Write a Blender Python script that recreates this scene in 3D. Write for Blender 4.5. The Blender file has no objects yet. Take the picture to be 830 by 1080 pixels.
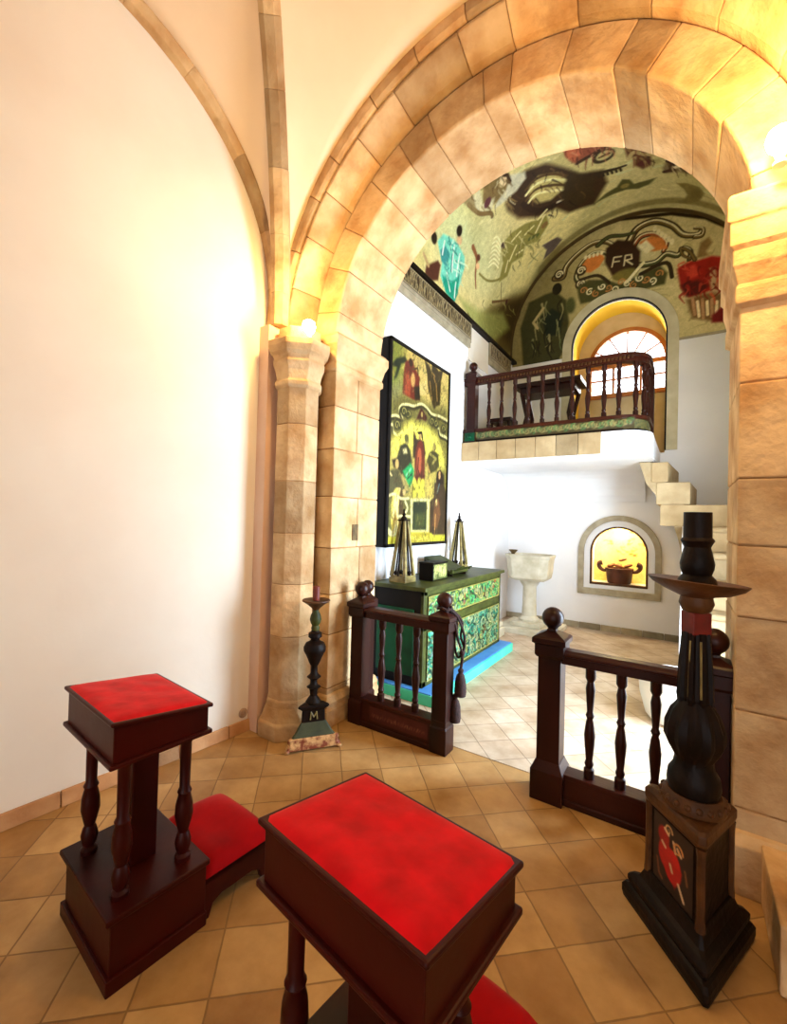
import bpy, bmesh, math, random
import numpy as np
from mathutils import Vector, Matrix
PI = math.pi
scene = bpy.context.scene
COL = scene.collection
rnd = random.Random(7)

# ------------------------------------------------------------------ camera
F = 458.0
YAW, PITCH, ROLL = map(math.radians, (34.0, 0.85, 1.55))
CAMH = 1.5
_f = np.array([-math.sin(YAW)*math.cos(PITCH), math.cos(YAW)*math.cos(PITCH), math.sin(PITCH)])
_r0 = np.array([math.cos(YAW), math.sin(YAW), 0.0]); _u0 = np.cross(_r0, _f)
_r = _r0*math.cos(ROLL)+_u0*math.sin(ROLL); _u = -_r0*math.sin(ROLL)+_u0*math.cos(ROLL)
CC = np.array([0, 0, CAMH])
def ray(px, py): return _f+_r*(px-415)/F-_u*(py-540)/F
def on_x(px, py, X): d = ray(px, py); return CC+d*(X-CC[0])/d[0]
def on_y(px, py, Y): d = ray(px, py); return CC+d*(Y-CC[1])/d[1]

cd = bpy.data.cameras.new('camera'); cam = bpy.data.objects.new('camera', cd); COL.objects.link(cam)
cd.sensor_fit = 'HORIZONTAL'; cd.sensor_width = 36; cd.lens = 36*F/830; cd.clip_start = 0.02
M = Matrix(((_r[0], _u[0], -_f[0], CC[0]), (_r[1], _u[1], -_f[1], CC[1]), (_r[2], _u[2], -_f[2], CC[2]), (0, 0, 0, 1)))
cam.matrix_world = M
scene.camera = cam

# ------------------------------------------------------------------ materials
def lin(c):
    return tuple(((x/255)/12.92 if x/255 <= 0.04045 else ((x/255+0.055)/1.055)**2.4) for x in c)
def L4(c): return lin(c)+(1,)
def mat(name, c=(200, 200, 200), c2=None, rough=0.6, scale=6, detail=5, attr=False, bump=0.0, bscale=40, spec=0.4, metal=0.0,
        sheen=0.0, coat=0.0, stain=None, stain_scale=2.0, stain_lo=0.5, stain_hi=0.7, stretch=(1, 1, 1), lo=0.35, hi=0.7):
    m = bpy.data.materials.new(name); m.use_nodes = True
    nt = m.node_tree; N = nt.nodes; Lk = nt.links; b = N['Principled BSDF']
    tc = N.new('ShaderNodeTexCoord'); mp = N.new('ShaderNodeMapping'); Lk.new(tc.outputs['Object'], mp.inputs['Vector'])
    mp.inputs['Scale'].default_value = stretch
    nz = N.new('ShaderNodeTexNoise'); nz.inputs['Scale'].default_value = scale; nz.inputs['Detail'].default_value = detail
    Lk.new(mp.outputs['Vector'], nz.inputs['Vector'])
    rp = N.new('ShaderNodeMapRange'); rp.inputs[1].default_value = lo; rp.inputs[2].default_value = hi
    Lk.new(nz.outputs['Fac'], rp.inputs[0])
    mx = N.new('ShaderNodeMix'); mx.data_type = 'RGBA'; mx.inputs[6].default_value = L4(c); mx.inputs[7].default_value = L4(c2 or c)
    Lk.new(rp.outputs[0], mx.inputs[0]); out = mx.outputs[2]
    if attr:
        at = N.new('ShaderNodeAttribute'); at.attribute_name = 'Col'
        mm = N.new('ShaderNodeMix'); mm.data_type = 'RGBA'; mm.blend_type = 'MULTIPLY'; mm.inputs[0].default_value = 1.0
        Lk.new(out, mm.inputs[6]); Lk.new(at.outputs['Color'], mm.inputs[7]); out = mm.outputs[2]
    if stain:
        n2 = N.new('ShaderNodeTexNoise'); n2.inputs['Scale'].default_value = stain_scale; n2.inputs['Detail'].default_value = 8
        n2.inputs['Roughness'].default_value = 0.65
        Lk.new(tc.outputs['Object'], n2.inputs['Vector'])
        r2 = N.new('ShaderNodeMapRange'); r2.inputs[1].default_value = stain_lo; r2.inputs[2].default_value = stain_hi
        Lk.new(n2.outputs['Fac'], r2.inputs[0])
        m3 = N.new('ShaderNodeMix'); m3.data_type = 'RGBA'; m3.inputs[7].default_value = L4(stain)
        Lk.new(r2.outputs[0], m3.inputs[0]); Lk.new(out, m3.inputs[6]); out = m3.outputs[2]
    Lk.new(out, b.inputs['Base Color'])
    b.inputs['Roughness'].default_value = rough; b.inputs['Specular IOR Level'].default_value = spec
    b.inputs['Metallic'].default_value = metal
    if sheen: b.inputs['Sheen Weight'].default_value = sheen; b.inputs['Sheen Roughness'].default_value = 0.4; b.inputs['Sheen Tint'].default_value = (1, .35, .3, 1)
    if coat: b.inputs['Coat Weight'].default_value = coat; b.inputs['Coat Roughness'].default_value = 0.25
    if bump:
        nb = N.new('ShaderNodeTexNoise'); nb.inputs['Scale'].default_value = bscale; nb.inputs['Detail'].default_value = 6
        Lk.new(mp.outputs['Vector'], nb.inputs['Vector'])
        bp = N.new('ShaderNodeBump'); bp.inputs['Strength'].default_value = bump; bp.inputs['Distance'].default_value = 0.02
        Lk.new(nb.outputs['Fac'], bp.inputs['Height']); Lk.new(bp.outputs['Normal'], b.inputs['Normal'])
    return m

def emission(name, c, s):
    m = bpy.data.materials.new(name); m.use_nodes = True; b = m.node_tree.nodes['Principled BSDF']
    b.inputs['Base Color'].default_value = L4(c); b.inputs['Emission Color'].default_value = L4(c); b.inputs['Emission Strength'].default_value = s
    return m

PLASTER = mat('plaster', (238, 230, 214), (230, 218, 200), rough=0.9, scale=1.3, bump=0.12, bscale=9, spec=0.15)
PLASTER_VAULT = mat('plaster_vault', (232, 208, 176), (224, 198, 165), rough=0.9, scale=1.6, bump=0.1, bscale=9, spec=0.15)
PLASTER_W = mat('white_plaster', (238, 236, 234), (228, 225, 224), rough=0.9, scale=1.5, bump=0.15, bscale=10, spec=0.15)
PLASTER_P = mat('pink_plaster', (226, 196, 172), (216, 180, 152), rough=0.9, scale=3, bump=0.15, bscale=10, spec=0.15)
STONE = mat('sandstone', (216, 186, 142), (178, 136, 88), rough=0.85, scale=5, attr=True, bump=0.55, bscale=22, spec=0.2, stain=(128, 84, 44), stain_scale=2.6, stain_lo=0.54, stain_hi=0.86)
STONE_P = mat('pale_stone', (186, 164, 126), (164, 140, 102), rough=0.85, scale=6, attr=True, bump=0.3, bscale=25, spec=0.2)
GREYSTONE = mat('grey_stone', (176, 164, 138), (150, 138, 112), rough=0.85, scale=9, attr=True, bump=0.3, bscale=30, spec=0.2)
MORTAR = mat('mortar', (176, 134, 88), (128, 90, 52), rough=0.95, scale=12, bump=0.3)
WOOD = mat('dark_red_wood', (50, 15, 6), (27, 8, 4), rough=0.38, scale=5, stretch=(1, 1, .22), bump=0.05, spec=0.22)
WOODX = mat('dark_red_wood_rail', (62, 20, 8), (32, 10, 4), rough=0.38, scale=5, stretch=(.2, 1, 1), bump=0.05, spec=0.22)
WOOD_PD = mat('mahogany', (62, 9, 4), (33, 5, 3), rough=0.4, scale=4, stretch=(.5, .5, .5), bump=0.04, spec=0.16)
WOOD_DK = mat('blackened_wood', (26, 13, 7), (12, 6, 3), rough=0.5, scale=9, bump=0.15, spec=0.15)
WOOD_OLD = mat('worn_brown_wood', (92, 56, 24), (54, 30, 13), rough=0.5, scale=9, bump=0.15, spec=0.25)
VELVET = mat('red_velvet', (210, 4, 24), (172, 0, 13), rough=0.8, scale=14, detail=6, sheen=0.4, spec=0.1, bump=0.1, bscale=18)
VELVET_DK = mat('red_velvet_cushion', (172, 4, 12), (130, 0, 8), rough=0.85, scale=5, sheen=0.3, spec=0.1, bump=0.05)
BRICKRED = mat('orange_frame_paint', (176, 110, 50), (150, 84, 36), rough=0.6, scale=8)
YELLOWP = mat('yellow_plaster', (250, 214, 66), (242, 198, 48), rough=0.85, scale=3)  # yellow base colour of the window niche lining
PAINT = mat('painted_surface', (255, 255, 255), (232, 232, 226), rough=0.6, scale=14, attr=True, spec=0.25)
PAINT_G = mat('painted_carving', (255, 255, 255), (225, 225, 225), rough=0.45, scale=14, attr=True, spec=0.45)
BLACKW = mat('black_frame_wood', (20, 13, 9), (10, 7, 5), rough=0.55, scale=6, spec=.15)
GREENP = mat('dark_green_paint', (6, 80, 46), (4, 52, 30), rough=0.5, spec=.2, scale=6)
OLIVE = mat('olive_green_paint', (70, 76, 28), (44, 48, 17), rough=0.5, spec=.25, scale=10, bump=0.1)
GILT = mat('tarnished_gilt', (150, 134, 78), (92, 78, 40), rough=0.45, scale=16, bump=0.2, spec=0.5)
BLUEP = mat('blue_paint', (60, 120, 196), (80, 150, 206), rough=0.5, scale=5)
TURQ = mat('turquoise_paint', (60, 200, 160), (84, 216, 180), rough=0.5, scale=5)
MARBLE = mat('worn_marble', (204, 194, 170), (176, 164, 136), rough=0.6, scale=7, bump=0.1)
BRONZE = mat('dull_bronze', (110, 88, 52), (76, 58, 34), rough=0.5, scale=20, metal=0.4)
IRON = mat('dark_iron', (40, 36, 32), (24, 22, 20), rough=0.5, metal=0.5)
CANDLE_RED = mat('brown_red_wax', (120, 44, 30), (96, 32, 22), rough=0.5)
ROPE = mat('dark_brown_cord', (52, 22, 14), (30, 12, 8), rough=0.8, scale=60, bump=0.3, bscale=90)
TERRACOTTA_B = mat('brown_pottery', (96, 48, 24), (66, 32, 16), rough=0.6, scale=9, bump=0.15)
BREADM = mat('crusty_brown', (170, 104, 52), (120, 66, 30), rough=0.7, scale=14, bump=0.3)
GREENPURPLE = mat('dark_oval_lacquer', (40, 24, 16), (26, 14, 10), rough=0.35)
BULB = emission('lit_bulb', (255, 214, 130), 30.0)
SOCKETM = mat('white_plastic', (225, 220, 210), rough=0.4)
GOLD_NICHE = mat('gold_niche', (240, 206, 110), (226, 184, 84), rough=0.6, scale=6)

def glass_mat():
    m = bpy.data.materials.new('window_glass'); m.use_nodes = True; nt = m.node_tree; N = nt.nodes
    N.remove(N['Principled BSDF']); t = N.new('ShaderNodeBsdfTransparent'); g = N.new('ShaderNodeBsdfGlossy'); g.inputs['Roughness'].default_value = 0.05
    x = N.new('ShaderNodeMixShader'); x.inputs[0].default_value = 0.08
    nt.links.new(t.outputs[0], x.inputs[1]); nt.links.new(g.outputs[0], x.inputs[2]); nt.links.new(x.outputs[0], N['Material Output'].inputs[0]); return m
GLASS = glass_mat()

def floor_mat(name, ca, cb, cm):
    m = bpy.data.materials.new(name); m.use_nodes = True; nt = m.node_tree; N = nt.nodes; Lk = nt.links; b = N['Principled BSDF']
    tc = N.new('ShaderNodeTexCoord'); mp = N.new('ShaderNodeMapping'); Lk.new(tc.outputs['Object'], mp.inputs['Vector'])
    mp.inputs['Rotation'].default_value = (0, 0, math.radians(46.5)); mp.inputs['Location'].default_value = (0.035, 0.06, 0)
    nzw = N.new('ShaderNodeTexNoise'); nzw.inputs['Scale'].default_value = 5; nzw.inputs['Detail'].default_value = 3
    Lk.new(tc.outputs['Object'], nzw.inputs['Vector'])
    vm = N.new('ShaderNodeVectorMath'); vm.operation = 'SCALE'; vm.inputs['Scale'].default_value = 0.012; Lk.new(nzw.outputs['Color'], vm.inputs[0])
    va = N.new('ShaderNodeVectorMath'); va.operation = 'ADD'; Lk.new(mp.outputs['Vector'], va.inputs[0]); Lk.new(vm.outputs[0], va.inputs[1])
    br = N.new('ShaderNodeTexBrick'); br.offset = 0.0; br.squash = 1.0
    br.inputs['Scale'].default_value = 1.0; br.inputs['Brick Width'].default_value = 0.232; br.inputs['Row Height'].default_value = 0.232
    br.inputs['Mortar Size'].default_value = 0.004; br.inputs['Mortar Smooth'].default_value = 0.4; br.inputs['Bias'].default_value = 0.0
    br.inputs['Color1'].default_value = L4(ca); br.inputs['Color2'].default_value = L4(cb); br.inputs['Mortar'].default_value = L4(cm)
    Lk.new(va.outputs[0], br.inputs['Vector'])
    nz = N.new('ShaderNodeTexNoise'); nz.inputs['Scale'].default_value = 4; nz.inputs['Detail'].default_value = 9; nz.inputs['Roughness'].default_value = .6
    Lk.new(tc.outputs['Object'], nz.inputs['Vector'])
    mr = N.new('ShaderNodeMapRange'); mr.inputs[1].default_value = .35; mr.inputs[2].default_value = .7; Lk.new(nz.outputs['Fac'], mr.inputs[0])
    mx = N.new('ShaderNodeMix'); mx.data_type = 'RGBA'; mx.blend_type = 'MULTIPLY'; Lk.new(mr.outputs[0], mx.inputs[0])
    Lk.new(br.outputs['Color'], mx.inputs[6]); mx.inputs[7].default_value = (.62, .53, .42, 1)
    Lk.new(mx.outputs[2], b.inputs['Base Color']); b.inputs['Roughness'].default_value = 0.5; b.inputs['Specular IOR Level'].default_value = 0.3
    bp = N.new('ShaderNodeBump'); bp.inputs['Strength'].default_value = .35; bp.inputs['Distance'].default_value = .01; bp.invert = True
    ad = N.new('ShaderNodeMath'); ad.operation = 'MULTIPLY_ADD'; ad.inputs[1].default_value = .3; Lk.new(nz.outputs['Fac'], ad.inputs[0]); Lk.new(br.outputs['Fac'], ad.inputs[2])
    Lk.new(ad.outputs[0], bp.inputs['Height']); Lk.new(bp.outputs['Normal'], b.inputs['Normal'])
    return m
FLOOR = floor_mat('terracotta_tiles', (202, 164, 108), (170, 128, 76), (146, 112, 70))
FLOOR2 = floor_mat('daylit_pale_tiles', (206, 188, 166), (192, 168, 142), (150, 128, 106))  # terracotta lightened so its colour carries the strong chapel daylight

# ------------------------------------------------------------------ mesh builder
class MB:
    def __init__(self): self.v = []; self.f = []; self.c = []; self.s = []
    def add(self, vs, fs, col=(1, 1, 1), smooth=False):
        n = len(self.v); self.v += [tuple(map(float, p)) for p in vs]
        for f in fs: self.f.append(tuple(i+n for i in f)); self.c.append(col); self.s.append(smooth)
        return self
    def hexa(self, p, col=(1, 1, 1)):
        return self.add(p, [(0, 3, 2, 1), (4, 5, 6, 7), (0, 1, 5, 4), (1, 2, 6, 5), (2, 3, 7, 6), (3, 0, 4, 7)], col)
    def box(self, x0, x1, y0, y1, z0, z1, col=(1, 1, 1)):
        return self.hexa([(x0, y0, z0), (x1, y0, z0), (x1, y1, z0), (x0, y1, z0), (x0, y0, z1), (x1, y0, z1), (x1, y1, z1), (x0, y1, z1)], col)
    def loft(self, rings, col=(1, 1, 1), cap=True, smooth=False, closed=True):
        n = len(rings[0]); vs = [p for r in rings for p in r]; fs = []
        for k in range(len(rings)-1):
            for i in range(n if closed else n-1):
                j = (i+1) % n; fs.append((k*n+i, k*n+j, (k+1)*n+j, (k+1)*n+i))
        if cap and closed: fs.append(tuple(range(n-1, -1, -1))); fs.append(tuple((len(rings)-1)*n+i for i in range(n)))
        return self.add(vs, fs, col, smooth)
    def lathe(self, prof, cx=0, cy=0, z0=0, n=20, col=(1, 1, 1), smooth=True, rot=0.0):
        rings = [[(cx+r*math.cos(rot+2*PI*i/n), cy+r*math.sin(rot+2*PI*i/n), z0+z) for i in range(n)] for r, z in prof]
        return self.loft(rings, col, True, smooth)
    def ball(self, cx, cy, cz, r, n=20, m=10, col=(1, 1, 1), sz=1.0):
        prof = [(max(1e-4, r*math.sin(PI*k/m)), -r*sz*math.cos(PI*k/m)) for k in range(m+1)]
        return self.lathe(prof, cx, cy, cz, n, col)
    def prism(self, poly, d0, d1, axis='y', col=(1, 1, 1)):
        def P(a, b, d): return {'y': (a, d, b), 'x': (d, a, b), 'z': (a, b, d)}[axis]
        return self.loft([[P(a, b, d0) for a, b in poly], [P(a, b, d1) for a, b in poly]], col)
    def tube(self, pts, r, n=8, col=(1, 1, 1)):
        pts = [Vector(p) for p in pts]; rings = []
        rr = r if isinstance(r, (list, tuple)) else [r]*len(pts)
        for i, p in enumerate(pts):
            t = (pts[min(i+1, len(pts)-1)]-pts[max(i-1, 0)]).normalized()
            a = t.cross(Vector((0.13, 0.31, 0.94))); 
            if a.length < 1e-3: a = t.cross(Vector((1, 0, 0)))
            a.normalize(); b = t.cross(a)
            rings.append([tuple(p+(a*math.cos(2*PI*k/n)+b*math.sin(2*PI*k/n))*rr[i]) for k in range(n)])
        return self.loft(rings, col, True, True)
    def sweep(self, path, A, B, sec, col=(1, 1, 1), cap=True, smooth=False):
        rings = [[tuple(Vector(p)+Vector(a)*s+Vector(b)*t) for s, t in sec] for p, a, b in zip(path, A, B)]
        return self.loft(rings, col, cap, smooth)
    def build(self, name, m, parent=None, loc=(0, 0, 0), bevel=0.0, angle=35):
        me = bpy.data.meshes.new(name)
        lx, ly, lz = loc
        me.from_pydata([(x-lx, y-ly, z-lz) for x, y, z in self.v], [], self.f)
        at = me.color_attributes.new('Col', 'FLOAT_COLOR', 'CORNER')
        buf = []
        for f, c in zip(self.f, self.c): buf += [c[0], c[1], c[2], 1.0]*len(f)
        at.data.foreach_set('color', buf)
        bm = bmesh.new(); bm.from_mesh(me); bmesh.ops.recalc_face_normals(bm, faces=bm.faces); bm.to_mesh(me); bm.free()
        me.polygons.foreach_set('use_smooth', self.s); me.update()
        if any(self.s): me.set_sharp_from_angle(angle=math.radians(angle))
        me.materials.append(m)
        o = bpy.data.objects.new(name, me); COL.objects.link(o); o.location = loc
        if parent: o.parent = parent
        if bevel:
            bv = o.modifiers.new('bevel', 'BEVEL'); bv.width = bevel; bv.segments = 2; bv.limit_method = 'ANGLE'; bv.angle_limit = math.radians(40)
        return o

def tag(o, label=None, cat=None, group=None, kind=None):
    if label: o['label'] = label
    if cat: o['category'] = cat
    if group: o['group'] = group
    if kind: o['kind'] = kind
    return o
def thing(name, label, cat, loc=(0, 0, 0), rz=0.0, group=None):
    o = bpy.data.objects.new(name, None); COL.objects.link(o); o.location = loc; o.rotation_euler = (0, 0, rz); o.empty_display_size = .1
    return tag(o, label, cat, group)
def struct(o, label=None, cat=None): return tag(o, label, cat, None, 'structure')
def copy_tree(o, parent=None):
    c = o.copy(); COL.objects.link(c)
    if parent: c.parent = parent
    for ch in list(o.children): copy_tree(ch, c)
    return c

def holed_slab(name, outer, holes, to3, d0, d1, m):
    """flat slab with holes: loops in 2-D, to3(a, b, depth) places them"""
    bm = bmesh.new(); edges = []
    for loop in [outer]+holes:
        vs = [bm.verts.new(to3(a, b, d0)) for a, b in loop]
        edges += [bm.edges.new((vs[i], vs[(i+1) % len(vs)])) for i in range(len(vs))]
    bmesh.ops.triangle_fill(bm, use_beauty=True, use_dissolve=False, edges=edges)
    r = bmesh.ops.extrude_face_region(bm, geom=bm.faces[:])
    dv = Vector(to3(0, 0, d1))-Vector(to3(0, 0, d0))
    bmesh.ops.translate(bm, vec=dv, verts=[e for e in r['geom'] if isinstance(e, bmesh.types.BMVert)])
    bmesh.ops.recalc_face_normals(bm, faces=bm.faces)
    me = bpy.data.meshes.new(name); bm.to_mesh(me); bm.free(); me.materials.append(m)
    o = bpy.data.objects.new(name, me); COL.objects.link(o); return o

def arch_loop(xc, zs, r, z0, n=24):
    return [(xc-r, z0)]+[(xc-r*math.cos(PI*k/n), zs+r*math.sin(PI*k/n)) for k in range(n+1)]+[(xc+r, z0)]

# ------------------------------------------------------------------ painter: colours on a fine grid of a painted surface (in surface metres)
class Canvas:
    def __init__(self, u0, u1, v0, v1, step, base, sharp=1.0):
        self.sharp = sharp
        self.nu = int((u1-u0)/step)+1; self.nv = int((v1-v0)/step)+1
        self.U, self.V = np.meshgrid(np.linspace(u0, u1, self.nu), np.linspace(v0, v1, self.nv))
        self.C = np.zeros(self.U.shape+(3,)); self.C[:] = base; self.H = np.zeros(self.U.shape); self.step = step
        self.rs = np.random.RandomState(5); self.grain = 0.06; self.gam = 1.0; self.con = 1.0
    def noise(self, scale):
        a = np.zeros(self.U.shape)
        for _ in range(7):
            k = self.rs.uniform(-1, 1, 2)*scale; ph = self.rs.uniform(0, 6.28); a += np.sin(self.U*k[0]+self.V*k[1]+ph+1.3*np.sin(self.V*k[0]*.7-self.U*k[1]*.6))
        return a/4
    def mix(self, mask, col, h=0.0):
        self.C = self.C*(1-mask[..., None])+np.array(col, float)*mask[..., None]
        if h: self.H = self.H*(1-mask)+h*mask
    def _win(self, pts, pad):
        p = np.array(pts, float); lo = p.min(0)-pad; hi = p.max(0)+pad
        return (self.U >= lo[0]) & (self.U <= hi[0]) & (self.V >= lo[1]) & (self.V <= hi[1])
    def poly(self, pts, col, soft=0.0, alpha=1.0, h=0.0):
        soft = max(soft*self.sharp, self.step*.8)
        w = self._win(pts, soft*2)
        if not w.any(): return
        x = self.U[w]; y = self.V[w]; inside = np.zeros(x.shape, bool); dm = np.full(x.shape, 1e9); n = len(pts)
        for i in range(n):
            (x1, y1), (x2, y2) = pts[i][:2], pts[(i+1) % n][:2]
            if y1 != y2:
                c = ((y1 > y) != (y2 > y)) & (x < (x2-x1)*(y-y1)/(y2-y1)+x1); inside ^= c
            dm = np.minimum(dm, self._sd(x, y, x1, y1, x2, y2))
        s = np.where(inside, dm, -dm); a = np.clip(s/soft*.5+.5, 0, 1)*alpha
        mk = np.zeros(self.U.shape); mk[w] = a; self.mix(mk, col, h)
    @staticmethod
    def _sd(x, y, x1, y1, x2, y2):
        dx, dy = x2-x1, y2-y1; l = dx*dx+dy*dy+1e-12; t = np.clip(((x-x1)*dx+(y-y1)*dy)/l, 0, 1); return np.hypot(x-x1-t*dx, y-y1-t*dy)
    def stroke(self, pts, w0, col, w1=None, soft=0.0, alpha=1.0, h=0.0):
        w1 = w0 if w1 is None else w1; soft = max(soft*self.sharp, self.step)
        w = self._win(pts, max(w0, w1)+soft*2)
        if not w.any(): return
        x = self.U[w]; y = self.V[w]; s = np.full(x.shape, -1e9); n = len(pts)-1
        for i in range(n):
            wd = w0+(w1-w0)*(i+.5)/n; s = np.maximum(s, wd/2-self._sd(x, y, *pts[i][:2], *pts[i+1][:2]))
        mk = np.zeros(self.U.shape); mk[w] = np.clip(s/soft+.5, 0, 1)*alpha; self.mix(mk, col, h)
    def ell(self, cx, cy, rx, ry, col, rot=0.0, **k):
        self.poly([(cx+rx*math.cos(t)*math.cos(rot)-ry*math.sin(t)*math.sin(rot), cy+rx*math.cos(t)*math.sin(rot)+ry*math.sin(t)*math.cos(rot)) for t in np.linspace(0, 2*PI, 25)[:-1]], col, **k)
    def spiral(self, cx, cy, r, turns, w, col, a0=0.0, dirn=1, h=0.0):
        pts = [(cx+r*(1-.8*t)*math.cos(a0+dirn*2*PI*turns*t), cy+r*(1-.8*t)*math.sin(a0+dirn*2*PI*turns*t)) for t in np.linspace(0, 1, 22)]
        self.stroke(pts, w, col, w*.5, h=h)
    def build(self, name, to3, m, parent=None, keep=None, relief=0.0, loc=(0, 0, 0)):
        P = np.stack(to3(self.U, self.V, self.H*relief), -1).reshape(-1, 3)-np.array(loc)
        nu, nv = self.nu, self.nv; idx = np.arange(nu*nv).reshape(nv, nu)
        q = np.stack([idx[:-1, :-1], idx[:-1, 1:], idx[1:, 1:], idx[1:, :-1]], -1).reshape(-1, 4)
        if keep is not None:
            kp = keep(self.U, self.V).reshape(-1); q = q[kp[q].all(1)]
        me = bpy.data.meshes.new(name); me.from_pydata(P.tolist(), [], q.tolist())
        at = me.color_attributes.new('Col', 'FLOAT_COLOR', 'POINT')
        c = np.clip(self.C/255*(1+self.grain*self.rs.uniform(-1, 1, self.U.shape)[..., None]), 0, 1)**self.gam; c = np.clip((c-.5)*self.con+.5+(self.con-1)*.12, 0, 1); c = np.where(c <= .04045, c/12.92, ((c+.055)/1.055)**2.4)
        at.data.foreach_set('color', np.concatenate([c.reshape(-1, 3), np.ones((nu*nv, 1))], 1).astype(np.float32).ravel())
        me.polygons.foreach_set('use_smooth', [True]*len(me.polygons)); me.materials.append(m); me.update()
        o = bpy.data.objects.new(name, me); COL.objects.link(o); o.location = loc
        if parent: o.parent = parent
        return o

def smooth_pts(pts, n=5):
    """Catmull-Rom through the points"""
    p = [np.array(q, float) for q in pts]; p = [p[0]]+p+[p[-1]]; out = []
    for i in range(1, len(p)-2):
        for t in np.linspace(0, 1, n, endpoint=False):
            a, b, c, d = p[i-1:i+3]
            out.append(tuple(.5*((2*b)+(-a+c)*t+(2*a-5*b+4*c-d)*t*t+(-a+3*b-3*c+d)*t**3)))
    out.append(tuple(p[-2])); return out

def stone_col(pale=0.0, var=0.10):
    k = 1.05+rnd.uniform(-var, var)*1.5-(.3 if rnd.random() < .28 else 0); w = rnd.uniform(-.04, .04)
    return (k*(1+w*.3), k*(1-.02-w*.2), k*(1-.05-w))

# ================================================================== SETTING
YF, YB = 2.35, 2.90              # arch wall: front and back of the inner order
XL, XR = -2.12, 0.18             # jambs
AX, AZ, AR = -0.95, 2.77, 1.175  # arch
CXL, CXR, CYB = -2.34, 0.75, 6.75
VX, VZ, VR = -0.797, 4.24, 1.545  # chapel vault

MB().box(-3.6, 3.6, -4.2, 8.0, -.15, 0).build('floor', FLOOR)
o = MB().box(CXL-.2, CXR+.3, YB-.25, CYB+.6, -.1, .003).build('floor_chapel', FLOOR2); struct(o, 'chapel floor tiles beyond the arch, daylight put into their paler colour', 'floor')
struct(bpy.data.objects['floor'], 'terracotta square tiles laid diagonally over nave and chapel', 'floor')

# left nave wall, slightly skewed to the chapel axis
LW0 = np.array([-2.632, .694]); LWD = np.array([.111, 1.365]); LWD = LWD/np.linalg.norm(LWD); LWN = np.array([LWD[1], -LWD[0]])
def lw(s, out=0.0, z=0.0):
    p = LW0+LWD*s+LWN*out; return (p[0], p[1], z)
b = MB(); s0, s1 = -4.9, 1.62
b.hexa([lw(s0, -.25), lw(s0, 0), lw(s1, 0), lw(s1, -.25), lw(s0, -.25, 5.6), lw(s0, 0, 5.6), lw(s1, 0, 5.6), lw(s1, -.25, 5.6)])
struct(b.build('wall_left', PLASTER))
b = MB()
s = -1.9; k = 0
while s < 1.30:
    e = min(s+rnd.uniform(.26, .36), 1.33)
    b.hexa([lw(s+.003, 0), lw(s+.003, .028), lw(e-.003, .028), lw(e-.003, 0), lw(s+.003, 0, .075), lw(s+.003, .016, .075), lw(e-.003, .016, .075), lw(e-.003, 0, .075)], stone_col())
    s = e
struct(b.build('baseboard_left', mat('skirting_tile', (206, 160, 112), (176, 124, 78), rough=.7, attr=True, bump=.2), bevel=.004))
# the rest of the nave: behind and beside the camera
MB().box(3.3, 3.55, -4.2, 2.9, 0, 5.6).build('wall_right', PLASTER); struct(bpy.data.objects['wall_right'])
struct(holed_slab('wall_back', [(-3.5, 0), (3.5, 0), (3.5, 5.6), (-3.5, 5.6)], [[(-.2, .02), (2.4, .02), (2.4, 3.2), (-.2, 3.2)]], lambda a, b, d: (a, d, b), -4.2, -3.95, PLASTER))  # opening made up behind the camera for the fill light
MB().box(-3.5, 3.5, -4.2, 2.9, 5.6, 5.8).build('ceiling', PLASTER); struct(bpy.data.objects['ceiling'])

# arch wall (core behind the dressed stones)
b = MB(); y0_, y1_ = YF+.06, YB-.04
b.box(-3.3, AX-1.39, y0_, y1_, 0, 5.7); b.box(AX+1.39, 3.5, y0_, y1_, 0, 5.7)
for k in range(32):
    xa, xb = AX-1.39*math.cos(PI*k/32), AX-1.39*math.cos(PI*(k+1)/32); za, zb = AZ+1.39*math.sin(PI*k/32), AZ+1.39*math.sin(PI*(k+1)/32)
    b.hexa([(xa, y0_, za), (xb, y0_, zb), (xb, y1_, zb), (xa, y1_, za), (xa, y0_, 5.7), (xb, y0_, 5.7), (xb, y1_, 5.7), (xa, y1_, 5.7)])
struct(b.build('wall_front', PLASTER))

# --- arch orders, stone by stone in one mesh each
def arch_ring(name, section, joints, label, gap=.0016, core=None):
    b = MB()
    for i in range(len(joints)-1):
        t0, t1 = joints[i]+gap/1.2, joints[i+1]-gap/1.2; jit = rnd.uniform(-.004, .006)
        ths = np.linspace(t0, t1, 5); rings = []
        for th in ths:
            rings.append([(AX-(r+(jit if q == 0 else 0))*math.cos(th), y-(jit if q == 1 else 0), AZ+(r+(jit if q == 0 else 0))*math.sin(th)) for q, (r, y) in enumerate(section)])
        b.loft(rings, stone_col(), True)
    o = b.build(name, STONE, bevel=.007)
    c = MB(); ths = np.linspace(joints[0], joints[-1], 40)
    if core:
        c.loft([[(AX-r*math.cos(th), y, AZ+r*math.sin(th)) for r, y in core] for th in ths], (1, 1, 1), True, True)
        c.build('mortar_joint', MORTAR, o)
    return struct(o, label, 'arch')
def joints(a, b, n, jit):
    return [a]+[a+(b-a)*(k+rnd.uniform(-jit, jit))/n for k in range(1, n)]+[b]
arch_ring('trim_1', [(1.175, YF+.012), (1.185, YF), (1.395, YF), (1.395, YB), (1.175, YB)], joints(0, PI, 15, .22), 'inner ring of pale sandstone voussoirs of the chancel arch', core=[(1.182, YF+.01), (1.39, YF+.01), (1.39, YB-.01), (1.182, YB-.01)])
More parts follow.
